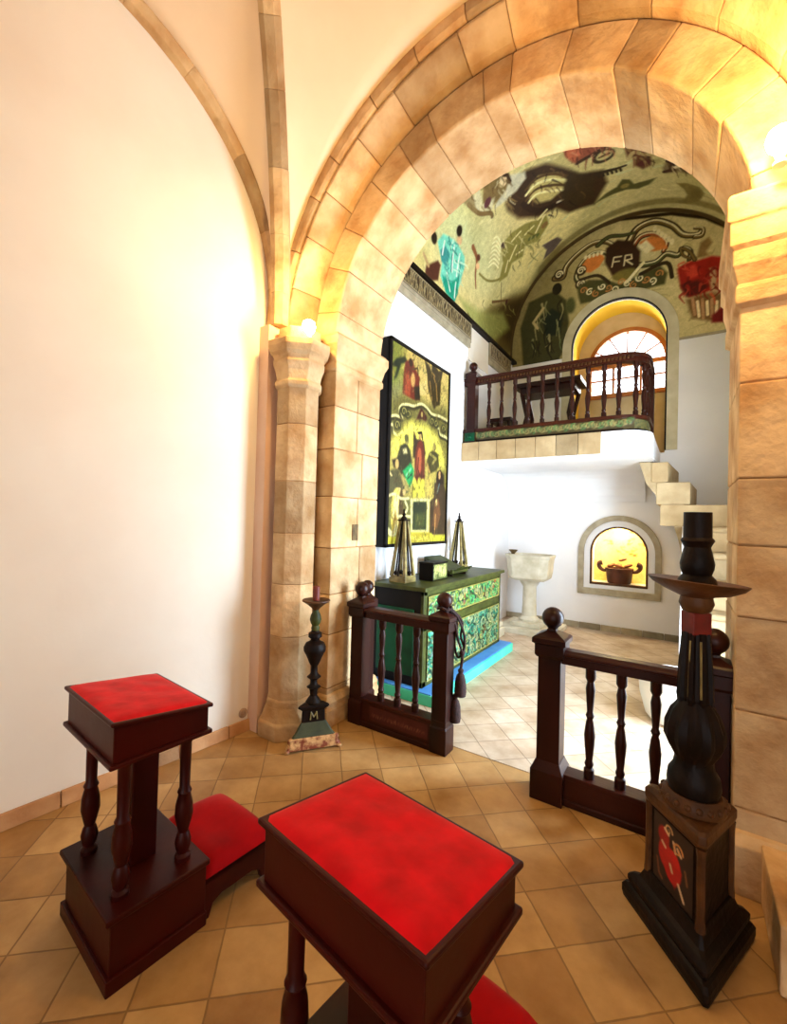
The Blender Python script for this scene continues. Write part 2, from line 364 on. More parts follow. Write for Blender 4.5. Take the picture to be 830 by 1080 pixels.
arch_ring('trim_2', [(1.402, YF+.05), (1.41, YF-.04), (1.485, YF-.19), (1.508, YF-.188), (1.508, YF+.05)], joints(-.02, PI+.02, 13, .2), 'chamfered middle ring of the sandstone chancel arch', core=[(1.41, YF+.05), (1.42, YF-.035), (1.49, YF-.175), (1.505, YF-.17), (1.505, YF+.05)])
arch_ring('trim_3', [(1.512, YF+.05), (1.512, YF-.20), (1.535, YF-.215), (1.645, YF-.215), (1.645, YF+.05)], joints(-.02, PI+.02, 15, .2), 'outermost narrow ring of the sandstone chancel arch', core=[(1.52, YF+.04), (1.52, YF-.195), (1.64, YF-.205), (1.64, YF+.04)])

# --- piers: coursed blocks
def courses(z0, z1, hmin=.26, hmax=.42):
    zs = [z0]
    while zs[-1] < z1-hmax: zs.append(zs[-1]+rnd.uniform(hmin, hmax))
    if z1-zs[-1] < .12 and len(zs) > 1: zs.pop()
    return zs+[z1]
def pier(name, x0, x1, z1, jamb, label):
    b = MB(); zs = courses(0, z1)
    for k in range(len(zs)-1):
        j = rnd.uniform(-.004, .004); sp = YF+rnd.uniform(.2, .34)
        for y0, y1 in ((YF, sp), (sp, YB)):
            b.box(x0, x1, y0+.003 if y0 != YF else y0+j, y1-.003 if y1 != YB else y1, zs[k]+.003, zs[k+1]-.003, stone_col(var=.13))
    o = b.build(name, STONE, bevel=.007)
    MB().box(x0+.006, x1-.006, YF+.008, YB-.008, 0, z1).build('mortar_joint', MORTAR, o)
    return struct(o, label, 'pier')
pier('pillar_left', -2.62, XL, 2.78, 1, 'coursed sandstone pier beside the green chest end of the arch')
pier('pillar_right', XR, 1.25, 2.78, -1, 'coursed sandstone pier behind the tall dark candle stand')
MB().box(-2.66, -2.43, 1.99, YF+.03, 0, 2.83).build('wall_return', PLASTER_P); struct(bpy.data.objects['wall_return'], 'narrow pinkish plaster strip between nave wall and octagonal column', 'wall')

# octagonal engaged columns with base and capital
def octo(ap, cx, cy): return [(cx+ap/math.cos(PI/8)*math.cos(PI/8+k*PI/4), cy+ap/math.cos(PI/8)*math.sin(PI/8+k*PI/4)) for k in range(8)]
def octcol(name, cx, cy, label, square=False):
    b = MB(); zs = courses(.24, 2.40, .3, .5)
    for k in range(len(zs)-1):
        b.loft([[(x, y, z) for x, y in octo(.14, cx, cy)] for z in (zs[k]+.002, zs[k+1]-.002)], stone_col(var=.13))
    o = b.build(name, STONE, bevel=.005)
    MB().loft([[(x, y, z) for x, y in octo(.136, cx, cy)] for z in (.2, 2.5)]).build('mortar_joint', MORTAR, o)
    bs = MB()
    bs.loft([[(x, y, z) for x, y in octo(a, cx, cy)] for a, z in ((.20, 0), (.20, .10), (.185, .115), (.155, .2), (.15, .235), (.142, .25))], stone_col())
    if square: bs.box(cx-.39, cx+.4, cy-.33, cy+.2, 0, .225, stone_col())
    bs.build('column_base', STONE, o, bevel=.008)
    cp = MB(); pr = [(.142, 2.38), (.16, 2.395), (.16, 2.42), (.148, 2.435), (.158, 2.50), (.178, 2.555), (.172, 2.57), (.172, 2.60), (.195, 2.62), (.21, 2.66), (.21, 2.70), (.15, 2.71), (.14, 2.80)]
    cp.loft([[(x, y, z) for x, y in octo(a, cx, cy)] for a, z in pr], stone_col())
    cp.build('capital', STONE, o, bevel=.006)
    return struct(o, label, 'column')
octcol('trim_4', -2.31, 2.17, 'octagonal sandstone half column beside the white nave wall')
octcol('trim_5', .66, 2.22, 'octagonal stone half column behind the painted candle stand base', True)
# base moulding of the inner order + imposts
def impost(name, x0, x1, prof, label, side):
    b = MB()
    rings = []
    for o_, z in prof:
        xi0, xi1 = (x0, x1+o_) if side > 0 else (x0-o_, x1)
        rings.append([(xi0, YF-o_, z), (xi1, YF-o_, z), (xi1, YB+o_*.6, z), (xi0, YB+o_*.6, z)])
    b.loft(rings, (1, .98, .95)); return struct(b.build(name, STONE, bevel=.006), label, 'moulding')
impost('trim_6', -2.5, XL, [(0, 2.56), (.02, 2.575), (.02, 2.61), (.01, 2.63), (.03, 2.70), (.055, 2.745), (.055, 2.80), (.03, 2.83), (.0, 2.835)], 'stone impost moulding under the arch spring beside the tall painting', 1)
impost('trim_7', XR, 1.3, [(0, 2.44), (.02, 2.455), (.02, 2.52), (.012, 2.54), (.025, 2.60), (.03, 2.615), (.03, 2.68), (.042, 2.70), (.042, 2.79), (.052, 2.80), (.052, 2.90), (.04, 2.92), (.0, 2.925)], 'stepped stone impost below the lit lamp above the dark candle stand', -1)
impost('trim_8', -2.2, XL, [(.045, 0), (.045, .12), (.035, .14), (.04, .17), (.02, .21), (0, .22)], 'moulded stone foot of the pier behind the small candlestick', 1)
impost('trim_9', XR, 1.25, [(.05, 0), (.05, .2), (.02, .235), (0, .24)], 'stone foot of the pier behind the tall dark candle stand', -1)

# --- nave vault: four webs, ribs
CEN = np.array([-1.13, .58]); ZAP = 4.78
CORN = [(-2.435, 2.09), (.56, 2.12), (.5, -.62), (-2.70, -.62)]
SPR = 2.84
def diag(c, t): c = np.array(c); p = c+(CEN-c)*(1-math.cos(t)); return np.array([p[0], p[1], SPR+(ZAP-SPR)*math.sin(t)])
def formeret(t, r=1.274, out=.05):   # t 0 at the arch end
    y = .774+r*math.cos(t); z = 3.037+r*math.sin(t); s = (y-LW0[1]-LWN[1]*out)/LWD[1]; p = LW0+LWD*s+LWN*out; return np.array([p[0], p[1], z])
def warc_front(t): return np.array([AX-1.64*math.cos(t), YF-.2, AZ+1.64*math.sin(t)])
def warc_right(t): return np.array([.53, .75+1.35*math.cos(t), 2.84+1.7*math.sin(t)])
def warc_back(t): return np.array([-1.1+1.6*math.cos(t), -.62, 2.84+1.7*math.sin(t)])
def web(b, arc, c0, c1, n=40, m=10):
    g = []
    for i in range(n+1):
        t = PI*i/n; a = arc(t); d = diag(c0, t) if t <= PI/2 else diag(c1, PI-t)
        g.append([a+(d-a)*(j/m)+np.array([0, 0, .06*math.sin(PI*j/m)*math.sin(t)]) for j in range(m+1)])
    vs = [p for r_ in g for p in r_]; fs = [(i*(m+1)+j, (i+1)*(m+1)+j, (i+1)*(m+1)+j+1, i*(m+1)+j+1) for i in range(n) for j in range(m)]
    b.add(vs, fs, (1, 1, 1), True)
b = MB()
web(b, lambda t: formeret(t, 1.35, .03), CORN[0], CORN[3]); web(b, warc_front, CORN[0], CORN[1]); web(b, warc_right, CORN[1], CORN[2]); web(b, warc_back, CORN[2], CORN[3])
o = b.build('ceiling_vault', PLASTER_VAULT); sd = o.modifiers.new('thick', 'SOLIDIFY'); sd.thickness = .05; sd.offset = -1; struct(o, 'cream plaster groin vault over the nave bay', 'vault')
def rib(name, pts, A, B, sec, label, nseg):
    b = MB(); n = len(pts); cut = sorted(set([0, n-1]+[int((n-1)*(k+rnd.uniform(-.2, .2))/nseg) for k in range(1, nseg)]))
    for i in range(len(cut)-1):
        q = slice(cut[i], cut[i+1]+1); sc = 1+rnd.uniform(-.02, .02)
        b.sweep(pts[q], A[q], B[q], [(s_*sc, t_*sc) for s_, t_ in sec], stone_col(var=.14))
    return struct(b.build(name, STONE, bevel=.004), label, 'rib')
ts = np.linspace(-.16, PI+.16, 61); pts = [formeret(t, 1.274, 0) for t in ts]
A = [np.array([LWD[0]*math.cos(t), LWD[1]*math.cos(t), math.sin(t)]) for t in ts]; Bn = [np.array([LWN[0], LWN[1], 0])]*len(ts)
rib('trim_10', pts, A, Bn, [(0, -.02), (0, .055), (.03, .085), (.085, .085), (.10, .05), (.10, -.02)], 'curved sandstone wall rib along the white nave wall', 11)
for k, c in enumerate(CORN):
    ts = np.linspace(0, PI/2, 41); pts = [diag(c, t) for t in ts]; hd = (CEN-np.array(c)); hd = hd/np.linalg.norm(hd); sd_ = np.array([-hd[1], hd[0], 0])
    A = []; 
    for i, t in enumerate(ts):
        tg = pts[min(i+1, 40)]-pts[max(i-1, 0)]; tg = tg/np.linalg.norm(tg); A.append(np.cross(tg, sd_) if np.cross(tg, sd_)[2] < 0 or np.cross(tg, sd_)@np.array([hd[0], hd[1], 0]) > 0 else -np.cross(tg, sd_))
    rib('trim_%d' % (11+k), pts, A, [sd_]*41, [(-.03, -.062), (.04, -.062), (.072, -.03), (.082, -.03), (.082, .03), (.072, .03), (.04, .062), (-.03, .062)],
        ['diagonal sandstone rib rising from the octagonal column by the white wall', 'diagonal rib over the dark candle stand side of the bay', 'diagonal rib behind the viewer away from the nave wall', 'diagonal rib behind the viewer along the nave wall'][k], 9)

# ================================================================== CHAPEL SHELL
struct(MB().box(CXL-.25, CXL, YB-.1, CYB+.2, 0, 4.01).build('wall_chapel_left', PLASTER_W))
struct(holed_slab('wall_chapel_right', [(YB-.1, 0), (CYB+.2, 0), (CYB+.2, 4.26), (YB-.1, 4.26)], [[(3.0, .02), (4.05, .02), (4.05, 2.4), (3.0, 2.4)]], lambda a, b, d: (d, a, b), CXR, CXR+.3, PLASTER_W))
NX, NR, NZ = -.84, .59, 4.07      # window niche
OX, OR, OZ = -.775, .36, 1.11     # small lit niche
winloop = arch_loop(NX, NZ, NR, 2.47)
nloop = arch_loop(OX, OZ, OR, .665)
struct(holed_slab('wall_chapel_back', [(CXL-.2, 0), (CXR+.3, 0), (CXR+.3, 6.0), (CXL-.2, 6.0)], [winloop, nloop], lambda a, b, d: (a, d, b), CYB, CYB+.62, PLASTER_W))
# niche back of the small recess, gold coloured with faint painted branches
cv = Canvas(OX-.4, OX+.4, .62, 1.52, .012, (244, 214, 118))
cv.mix(np.clip(cv.noise(9)*.5+.2, 0, .5), (250, 236, 180))
R2 = random.Random(3)
for k in range(16):
    x, z = OX+R2.uniform(-.27, .3), R2.uniform(1.05, 1.42); pts = [(x, z)]
    for j in range(4): pts.append((pts[-1][0]+R2.uniform(-.07, .07), pts[-1][1]+R2.uniform(-.03, .04)))
    cv.stroke(pts, .012, (150, 100, 40), alpha=.6)
    cv.ell(x, z, .02, .014, (170, 92, 40), alpha=.6)
o = cv.build('wall_niche_back', lambda u, v, h: (u, np.full_like(u, CYB+.34), v), PAINT); struct(o, 'gold coloured back of the small arched niche', 'niche')
# niche surround
def arch_band(name, xc, zs, r0, r1, z0, y0, y1, m, label, n=28, sill=None, col=(1, 1, 1), parent=None):
    b = MB(); i_ = arch_loop(xc, zs, r0, z0, n); o_ = arch_loop(xc, zs, r1, z0, n); q = len(i_)
    vs = [(x, y, z) for loop in (i_, o_) for x, z in loop for y in (y0, y1)]
    def V(l, k, d): return (l*q+k)*2+d
    fs = []
    for k in range(q-1):
        fs += [(V(0, k, 0), V(0, k+1, 0), V(1, k+1, 0), V(1, k, 0)), (V(0, k, 1), V(1, k, 1), V(1, k+1, 1), V(0, k+1, 1)), (V(1, k, 0), V(1, k+1, 0), V(1, k+1, 1), V(1, k, 1)), (V(0, k, 0), V(0, k, 1), V(0, k+1, 1), V(0, k+1, 0))]
    for k in (0, q-1): fs.append((V(0, k, 0), V(1, k, 0), V(1, k, 1), V(0, k, 1)))
    b.add(vs, fs, col)
    if sill: b.box(*sill, col)
    o = b.build(name, m, parent, bevel=.005)
    return o if parent else struct(o, label, 'surround')
arch_band('trim_15', OX, OZ, .44, .515, .59, CYB-.035, CYB+.02, GREYSTONE, 'grey stone arched surround of the small gold niche', sill=(OX-.515, OX+.515, CYB-.035, CYB+.02, .50, .59))
arch_band('trim_16', OX, OZ, .335, .36, .665, CYB-.01, CYB+.05, WOOD_OLD, 'thin dark rim around the small gold niche opening', sill=(OX-.36, OX+.36, CYB-.012, CYB+.05, .645, .675))
arch_band('trim_17', NX, NZ, .60, .73, 2.5, CYB-.03, CYB+.02, mat('cream_surround', (206, 196, 164), (186, 174, 140), rough=.8, scale=6), 'cream arched surround of the balcony window niche')
arch_band('trim_18', NX, NZ, .585, .603, 2.5, CYB-.035, CYB+.02, BLACKW, 'thin dark edge of the balcony window niche')
# window niche: lining, window wall, frame
WY = 7.22; WX, WR, WZ = -.76, .54, 3.88
arch_band('wall_niche_lining', NX, NZ, .588, .64, 2.45, CYB+.05, WY+.05, YELLOWP, 'yellow lining of the balcony window niche', sill=(NX-.6, NX+.6, CYB+.05, WY+.05, 2.36, 2.46))
struct(holed_slab('wall_window_panel', [(p[0], p[1]) for p in arch_loop(NX, NZ, .62, 2.4)], [arch_loop(WX, WZ, WR*.93, 3.47)[:] ], lambda a, b, d: (a, d, b), WY, WY+.12, mat('beige_panel', (206, 186, 146), (190, 168, 126), rough=.8, scale=5)))
win = arch_band('window_1', WX, WZ, WR-.06, WR, 3.44, WY-.03, WY+.05, BRICKRED, 'arched fanlight window with orange brown frame behind the balcony', sill=(WX-WR, WX+WR, WY-.05, WY+.06, 3.40, 3.46))
win['category'] = 'window'
b = MB(); b.box(WX-WR+.02, WX+WR-.02, WY-.02, WY+.03, WZ-.03, WZ+.03)
for x in (-.18, .18): b.box(WX+x-.015, WX+x+.015, WY-.015, WY+.025, 3.45, WZ)
b.box(WX-WR, WX+WR, WY-.01, WY+.02, 3.67, 3.69)
for k in range(1, 6):
    a = PI*k/6; c, s_ = math.cos(a), math.sin(a)
    b.hexa([(WX+.12*c-.008*s_, y, WZ+.12*s_+.008*c) if q == 0 else (WX+.12*c+.008*s_, y, WZ+.12*s_-.008*c) for q, y in ((0, WY-.01), (1, WY-.01), (1, WY+.02), (0, WY+.02))] +
           [(WX+.5*c-.008*s_, y, WZ+.5*s_+.008*c) if q == 0 else (WX+.5*c+.008*s_, y, WZ+.5*s_-.008*c) for q, y in ((0, WY-.01), (1, WY-.01), (1, WY+.02), (0, WY+.02))])
b.build('glazing_bars', BRICKRED, win)
MB().add([(x, WY+.03, z) for x, z in arch_loop(WX, WZ, WR-.03, 3.45)], [tuple(range(27))]).build('window_pane', GLASS, win)

# barrel vault with its mural
S0 = .26; ARC = PI*VR
def vault_pt(s, y, inset=0.0):
    s = np.asarray(s, float); th = np.clip((s-S0)/VR, 0, PI); x = VX-(VR-inset)*np.cos(th); z = VZ+(VR-inset)*np.sin(th)
    z = np.where(s < S0, VZ-(S0-s), np.where(s > S0+ARC, VZ-(s-S0-ARC), z)); return x, y, z
def vs(px, py):
    """photo pixel -> (arc length, depth) on the chapel vault"""
    d = ray(px, py); ox, oz = CC[0]-VX, CC[2]-VZ; a = d[0]**2+d[2]**2; bb = 2*(ox*d[0]+oz*d[2]); c = ox*ox+oz*oz-VR*VR
    t = (-bb+math.sqrt(max(bb*bb-4*a*c, 0)))/(2*a); p = CC+d*t
    if p[2] < VZ and p[0] < VX: q = on_x(px, py, VX-VR); return (S0-(VZ-q[2]), q[1])
    th = math.atan2(p[2]-VZ, -(p[0]-VX)); return (S0+VR*th, p[1])
def q4(x, y): return vs(430+x/4.368, 140+y/4.368)
def q5(x, y): return vs(600+x/4.368, 140+y/4.368)
cv = Canvas(0, 2*S0+ARC, YB-.05, CYB+.02, .0115, (184, 166, 106), .45)
g = (cv.V-YB)/(CYB-YB)
cv.mix(np.clip(.75-abs(cv.U-.9)/.9, 0, 1)*np.clip(1.1-g, 0, 1), (150, 178, 138))
cv.mix(np.clip((cv.U-1.4)/2.5, 0, .8), (150, 142, 96))
cv.mix(np.clip(cv.noise(3.5)*.45+.15, 0, .55), (206, 190, 116)); cv.mix(np.clip(cv.noise(7)*.4, 0, .45), (128, 118, 66))
R6 = random.Random(31)
for k in range(260):
    u_, v_ = R6.uniform(.1, 5.2), R6.uniform(YB, CYB); a_ = R6.uniform(-.6, .9); l_ = R6.uniform(.05, .25)
    cv.stroke(smooth_pts([(u_, v_), (u_+l_*.5, v_+l_*.4*a_), (u_+l_, v_+l_*a_*.3)], 3), R6.uniform(.015, .06), R6.choice([(206, 196, 142), (120, 116, 66), (150, 140, 86), (98, 90, 50), (160, 176, 132)]), .01, alpha=.35)
P4 = lambda pts: [q4(*p) for p in pts]
P5 = lambda pts: [q5(*p) for p in pts]
SF = .05
# dark corner and ground at the far spring
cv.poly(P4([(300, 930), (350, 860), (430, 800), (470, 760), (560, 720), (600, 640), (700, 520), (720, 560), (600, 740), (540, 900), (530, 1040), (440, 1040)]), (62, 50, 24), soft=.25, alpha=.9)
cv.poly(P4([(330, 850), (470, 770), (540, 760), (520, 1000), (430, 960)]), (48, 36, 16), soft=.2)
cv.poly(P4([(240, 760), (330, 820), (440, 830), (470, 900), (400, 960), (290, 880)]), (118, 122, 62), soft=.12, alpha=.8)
# dark planet and its clouds
cv.poly(P4([(450, 330), (470, 260), (540, 175), (640, 140), (740, 165), (790, 190), (900, 170), (920, 230), (860, 330), (740, 370), (680, 350), (600, 390), (510, 395), (460, 360)]), (46, 32, 20), soft=.07)
cv.poly(P4([(560, 250), (600, 200), (690, 185), (730, 215), (720, 260), (660, 310), (600, 325), (560, 300)]), (162, 146, 84), soft=.05)
for dy in (0, 26, 52, 78): cv.stroke(smooth_pts(P4([(545, 262+dy), (590, 215+dy*.9), (660, 190+dy), (735, 200+dy*.8)])), .035, (66, 48, 26) if dy % 52 == 0 else (206, 192, 128), soft=.03)
cv.stroke(smooth_pts(P4([(530, 330), (600, 360), (700, 320), (745, 250)])), .07, (36, 24, 16), soft=.04)
cv.stroke(P4([(690, 320), (735, 300)]), .03, (170, 160, 130)); cv.stroke(P4([(780, 270), (830, 262)]), .03, (120, 100, 70))
# angel at the top of the curve, grey wing
cv.poly(P4([(470, 195), (540, 180), (545, 210), (500, 270), (430, 330), (400, 350), (420, 290)]), (172, 166, 138), soft=.04)
cv.poly(P4([(350, 240), (400, 200), (440, 185), (470, 215), (450, 270), (410, 320), (370, 350), (345, 330)]), (96, 78, 46), soft=.04)
cv.ell(*q4(440, 222), .06, .07, (196, 172, 126), soft=.02); cv.stroke(P4([(425, 195), (460, 195), (472, 225)]), .04, (50, 34, 20))
cv.poly(P4([(255, 315), (310, 285), (330, 250), (345, 330), (400, 300), (390, 350), (340, 385), (290, 345)]), (180, 172, 132), soft=.04)
cv.ell(*q4(368, 322), .06, .05, (74, 40, 44), soft=.02); cv.stroke(smooth_pts(P4([(280, 330), (330, 372), (380, 370), (390, 385)])), .05, (94, 74, 44))
cv.poly(P4([(250, 320), (300, 280), (320, 370), (290, 350)]), (110, 92, 58), soft=.03, alpha=.8)
# teal pair of figures
cv.poly(P4([(138, 500), (165, 465), (210, 490), (235, 520), (262, 570), (262, 620), (240, 700), (215, 780), (175, 735), (150, 660), (158, 600)]), (92, 176, 152), soft=.03)
cv.poly(P4([(150, 540), (175, 520), (195, 560), (180, 620), (155, 590)]), (44, 112, 108), soft=.025)
cv.poly(P4([(158, 655), (200, 690), (238, 660), (232, 730), (215, 780), (175, 735)]), (18, 122, 98), soft=.03)
for a in ((215, 520, 205, 640), (240, 560, 225, 660), (180, 640, 195, 730), (170, 500, 160, 560), (222, 690, 215, 760)): cv.stroke(P4([a[:2], a[2:]]), .025, (206, 222, 196))
for a in ((205, 560, 200, 640), (245, 600, 232, 690), (190, 480, 200, 540)): cv.stroke(P4([a[:2], a[2:]]), .02, (34, 92, 84))
cv.ell(*q4(238, 495), .045, .06, (180, 140, 98), soft=.02); cv.ell(*q4(238, 452), .055, .06, (26, 18, 12), soft=.02); cv.ell(*q4(122, 485), .06, .06, (34, 26, 18), soft=.02)
cv.poly(P4([(84, 612), (140, 588), (152, 610), (140, 680), (112, 682), (80, 650)]), (62, 34, 26), soft=.03)
cv.stroke(P4([(75, 560), (95, 610)]), .05, (150, 120, 80), soft=.04)
# small red child and curl
cv.stroke(smooth_pts(P4([(300, 525), (318, 580), (312, 650), (314, 715)])), .06, (110, 66, 40), .03); cv.ell(*q4(326, 575), .035, .045, (70, 36, 26)); cv.ell(*q4(322, 615), .035, .05, (206, 160, 112))
cv.stroke(smooth_pts(P4([(330, 650), (370, 682), (420, 675), (450, 640)])), .03, (104, 96, 46))
# winged olive figure with cream feathers
cv.poly(P4([(420, 690), (440, 600), (430, 520), (480, 460), (540, 420), (600, 400), (640, 380), (650, 420), (600, 500), (540, 520), (530, 570), (480, 600), (460, 660)]), (112, 104, 50), soft=.03)
for k in range(7): cv.stroke(smooth_pts(P4([(372+k*4, 620-k*22), (395+k*3, 600-k*20), (418+k*2, 622-k*18)])), .022, (208, 196, 142))
for a in ((470, 590, 500, 520), (480, 500, 520, 455), (540, 470, 580, 430), (590, 460, 630, 380), (500, 560, 530, 540), (450, 640, 462, 590)): cv.stroke(P4([a[:2], a[2:]]), .028, (196, 184, 126))
cv.ell(*q4(440, 520), .035, .05, (52, 34, 34)); cv.ell(*q4(630, 425), .05, .045, (104, 78, 44)); cv.stroke(P4([(560, 490), (600, 470)]), .05, (70, 74, 38)); cv.stroke(P4([(600, 400), (640, 355)]), .03, (190, 180, 120))
# grey bundle, little cross-shaped bird
cv.poly(P4([(620, 520), (690, 480), (712, 492), (670, 545), (625, 585), (640, 540)]), (76, 64, 58), soft=.03)
cv.stroke(P4([(432, 690), (430, 800)]), .018, (84, 74, 40)); cv.stroke(smooth_pts(P4([(390, 780), (430, 775), (475, 770)])), .04, (78, 58, 34), .02); cv.ell(*q4(455, 780), .04, .03, (52, 26, 28))
# red-brown angels at the crown
cv.poly(P5([(-30, 65), (0, 45), (60, 30), (130, 20), (235, 12), (215, 50), (160, 75), (90, 110), (30, 145), (0, 125), (-20, 100)]), (112, 58, 40), soft=.04)
cv.poly(P5([(-20, 80), (40, 60), (60, 100), (20, 135), (-15, 110)]), (158, 78, 52), soft=.04)
cv.stroke(smooth_pts(P5([(40, 140), (110, 100), (170, 65), (230, 20)])), .05, (46, 30, 20)); cv.stroke(smooth_pts(P5([(100, 40), (120, 30), (130, 50)])), .05, (190, 160, 110))
cv.ell(*q5(160, 107), .12, .10, (44, 34, 22), soft=.02); cv.ell(*q5(162, 104), .085, .065, (160, 150, 96), soft=.02); cv.stroke(P5([(140, 115), (185, 95)]), .03, (60, 46, 26))
cv.poly(P5([(240, 22), (300, 12), (360, 12), (430, 38), (460, 70), (440, 95), (380, 108), (380, 150), (340, 168), (300, 150), (310, 110), (270, 120), (255, 70)]), (72, 44, 30), soft=.04)
cv.poly(P5([(300, 25), (380, 25), (420, 60), (350, 75), (310, 60)]), (104, 88, 52), soft=.04); cv.stroke(smooth_pts(P5([(275, 120), (300, 90), (350, 100), (430, 98)])), .05, (146, 128, 84)); cv.ell(*q5(345, 140), .07, .045, (62, 30, 28), soft=.02)
cv.poly(P5([(430, 165), (460, 110), (500, 78), (560, 95), (620, 170), (560, 192), (500, 180), (450, 188)]), (96, 82, 58), soft=.04)
for a in ((455, 130, 490, 150), (480, 100, 470, 175), (500, 120, 540, 130), (440, 180, 480, 170)): cv.stroke(P5([a[:2], a[2:]]), .05, (48, 30, 22))
for a in ((470, 120, 495, 110), (490, 160, 520, 150)): cv.stroke(P5([a[:2], a[2:]]), .04, (196, 180, 146))
cv.stroke(smooth_pts(P5([(120, 195), (170, 178), (220, 165), (262, 150)])), .06, (40, 32, 22), .03)
for k in range(6): cv.stroke(P5([(135+k*20, 192-k*6), (140+k*20, 205-k*6)]), .03, (40, 32, 22))
cv.poly(P5([(115, 330), (170, 280), (220, 250), (245, 215), (280, 215), (300, 235), (350, 222), (405, 206), (370, 238), (320, 258), (265, 262), (200, 285)]), (62, 60, 32), soft=.03); cv.ell(*q5(258, 245), .05, .04, (110, 96, 50))
cv.poly(P5([(495, 232), (545, 232), (600, 250), (625, 280), (600, 315), (545, 328), (495, 322), (535, 305), (545, 285), (530, 260)]), (98, 86, 48), soft=.03); cv.poly(P5([(560, 250), (610, 265), (610, 300), (560, 305)]), (84, 70, 38), soft=.05, alpha=.8)
cv.poly(P5([(0, 180), (60, 190), (130, 200), (110, 260), (120, 290), (60, 330), (0, 350), (-40, 300)]), (44, 34, 20), soft=.06)
def folds(cx, cy, rx, ry, n, cols, Q):
    for k in range(n):
        a_ = R6.uniform(0, 6.28); q_ = math.sqrt(R6.random()); x_, y_ = cx+rx*q_*math.cos(a_), cy+ry*q_*math.sin(a_); t_ = R6.uniform(-.8, .8)+1.2
        l_ = R6.uniform(20, 50); b_ = R6.uniform(-12, 12)
        cv.stroke(smooth_pts([Q(x_, y_), Q(x_+l_*.5*math.cos(t_)+b_, y_+l_*.5*math.sin(t_)), Q(x_+l_*math.cos(t_), y_+l_*math.sin(t_))], 3), R6.uniform(.012, .03), R6.choice(cols), .008, alpha=.7)
folds(205, 620, 50, 130, 26, [(34, 104, 92), (190, 214, 186), (20, 80, 72), (110, 160, 140)], q4)
folds(520, 520, 110, 100, 34, [(66, 58, 26), (190, 178, 120), (90, 84, 40), (140, 130, 72)], q4)
folds(400, 280, 110, 80, 24, [(66, 48, 28), (186, 176, 134), (110, 90, 54)], q4)
folds(640, 270, 170, 110, 26, [(26, 18, 12), (84, 62, 36), (58, 40, 24)], q4)
folds(90, 80, 110, 50, 26, [(84, 36, 26), (170, 110, 76), (52, 28, 20), (140, 66, 46)], q5)
folds(350, 80, 90, 60, 24, [(44, 28, 18), (120, 100, 60), (90, 50, 36)], q5)
folds(520, 140, 70, 45, 16, [(60, 44, 28), (170, 154, 116)], q5)
folds(380, 840, 120, 90, 20, [(92, 88, 44), (60, 50, 24), (130, 128, 70)], q4)
# rolling dark band where the vault meets the end wall
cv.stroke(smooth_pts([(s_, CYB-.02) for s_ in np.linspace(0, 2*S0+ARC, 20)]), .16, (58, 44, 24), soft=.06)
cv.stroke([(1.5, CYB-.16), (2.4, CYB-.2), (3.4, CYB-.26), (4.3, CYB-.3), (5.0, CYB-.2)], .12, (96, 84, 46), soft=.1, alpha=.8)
for k in range(22):  # loose cloudlets over the part out of view from the nave
    u_, v_ = R2.uniform(3.6, 5.2), R2.uniform(3.0, 6.4); cv.ell(u_, v_, R2.uniform(.06, .22), R2.uniform(.04, .12), R2.choice([(170, 160, 116), (120, 104, 62), (92, 70, 44)]), rot=R2.uniform(0, 3), soft=.06, alpha=.7)
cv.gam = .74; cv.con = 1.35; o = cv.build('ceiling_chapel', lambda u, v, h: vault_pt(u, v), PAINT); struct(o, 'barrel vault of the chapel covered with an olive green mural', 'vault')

# lunette mural on the end wall
cv = Canvas(CXL-.02, CXR+.02, 3.96, VZ+VR+.02, .0095, (168, 152, 104), .6)
for k in range(160):
    u_, v_ = R6.uniform(CXL, CXR), R6.uniform(4.0, 5.75); l_ = R6.uniform(.04, .16)
    cv.stroke(smooth_pts([(u_, v_), (u_+l_*.5, v_+R6.uniform(-.05, .05)), (u_+l_, v_+R6.uniform(-.05, .05))], 3), R6.uniform(.01, .035), R6.choice([(190, 176, 128), (112, 98, 58), (90, 78, 44), (140, 122, 78)]), .01, alpha=.4)
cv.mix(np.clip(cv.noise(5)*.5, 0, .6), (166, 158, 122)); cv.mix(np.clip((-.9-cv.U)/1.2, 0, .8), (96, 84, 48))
def ql(x, y): p = on_y(540+x/3.32, 220+y/3.32, CYB); return (p[0], p[2])
PL = lambda pts: [ql(*p) for p in pts]
DK, BR, GN, CR, OR_ = (40, 30, 18), (88, 70, 40), (58, 60, 34), (192, 180, 140), (172, 96, 46)
cv.poly(PL([(30, 420), (60, 330), (120, 300), (150, 290), (190, 320), (200, 400), (180, 498), (150, 560), (40, 560)]), (48, 46, 26), soft=.03)
cv.ell(*ql(158, 282), .07, .09, (28, 24, 16)); cv.poly(PL([(105, 380), (140, 350), (180, 370), (170, 440), (120, 450)]), (26, 30, 22), soft=.03)
for k in range(26):
    x_, y_ = R6.uniform(70, 185), R6.uniform(320, 480); cv.stroke(smooth_pts(PL([(x_, y_), (x_+R6.uniform(-14, 10), y_+22), (x_+R6.uniform(-10, 14), y_+R6.uniform(35, 60))]), 3), R6.uniform(.015, .04), R6.choice([(104, 102, 66), (28, 26, 16), (74, 84, 52), (128, 118, 78), (20, 20, 14)]), .01, alpha=.8)
cv.stroke(PL([(110, 350), (75, 400), (90, 420)]), .04, (150, 130, 84)); cv.ell(*ql(205, 340), .07, .12, GN, soft=.04)
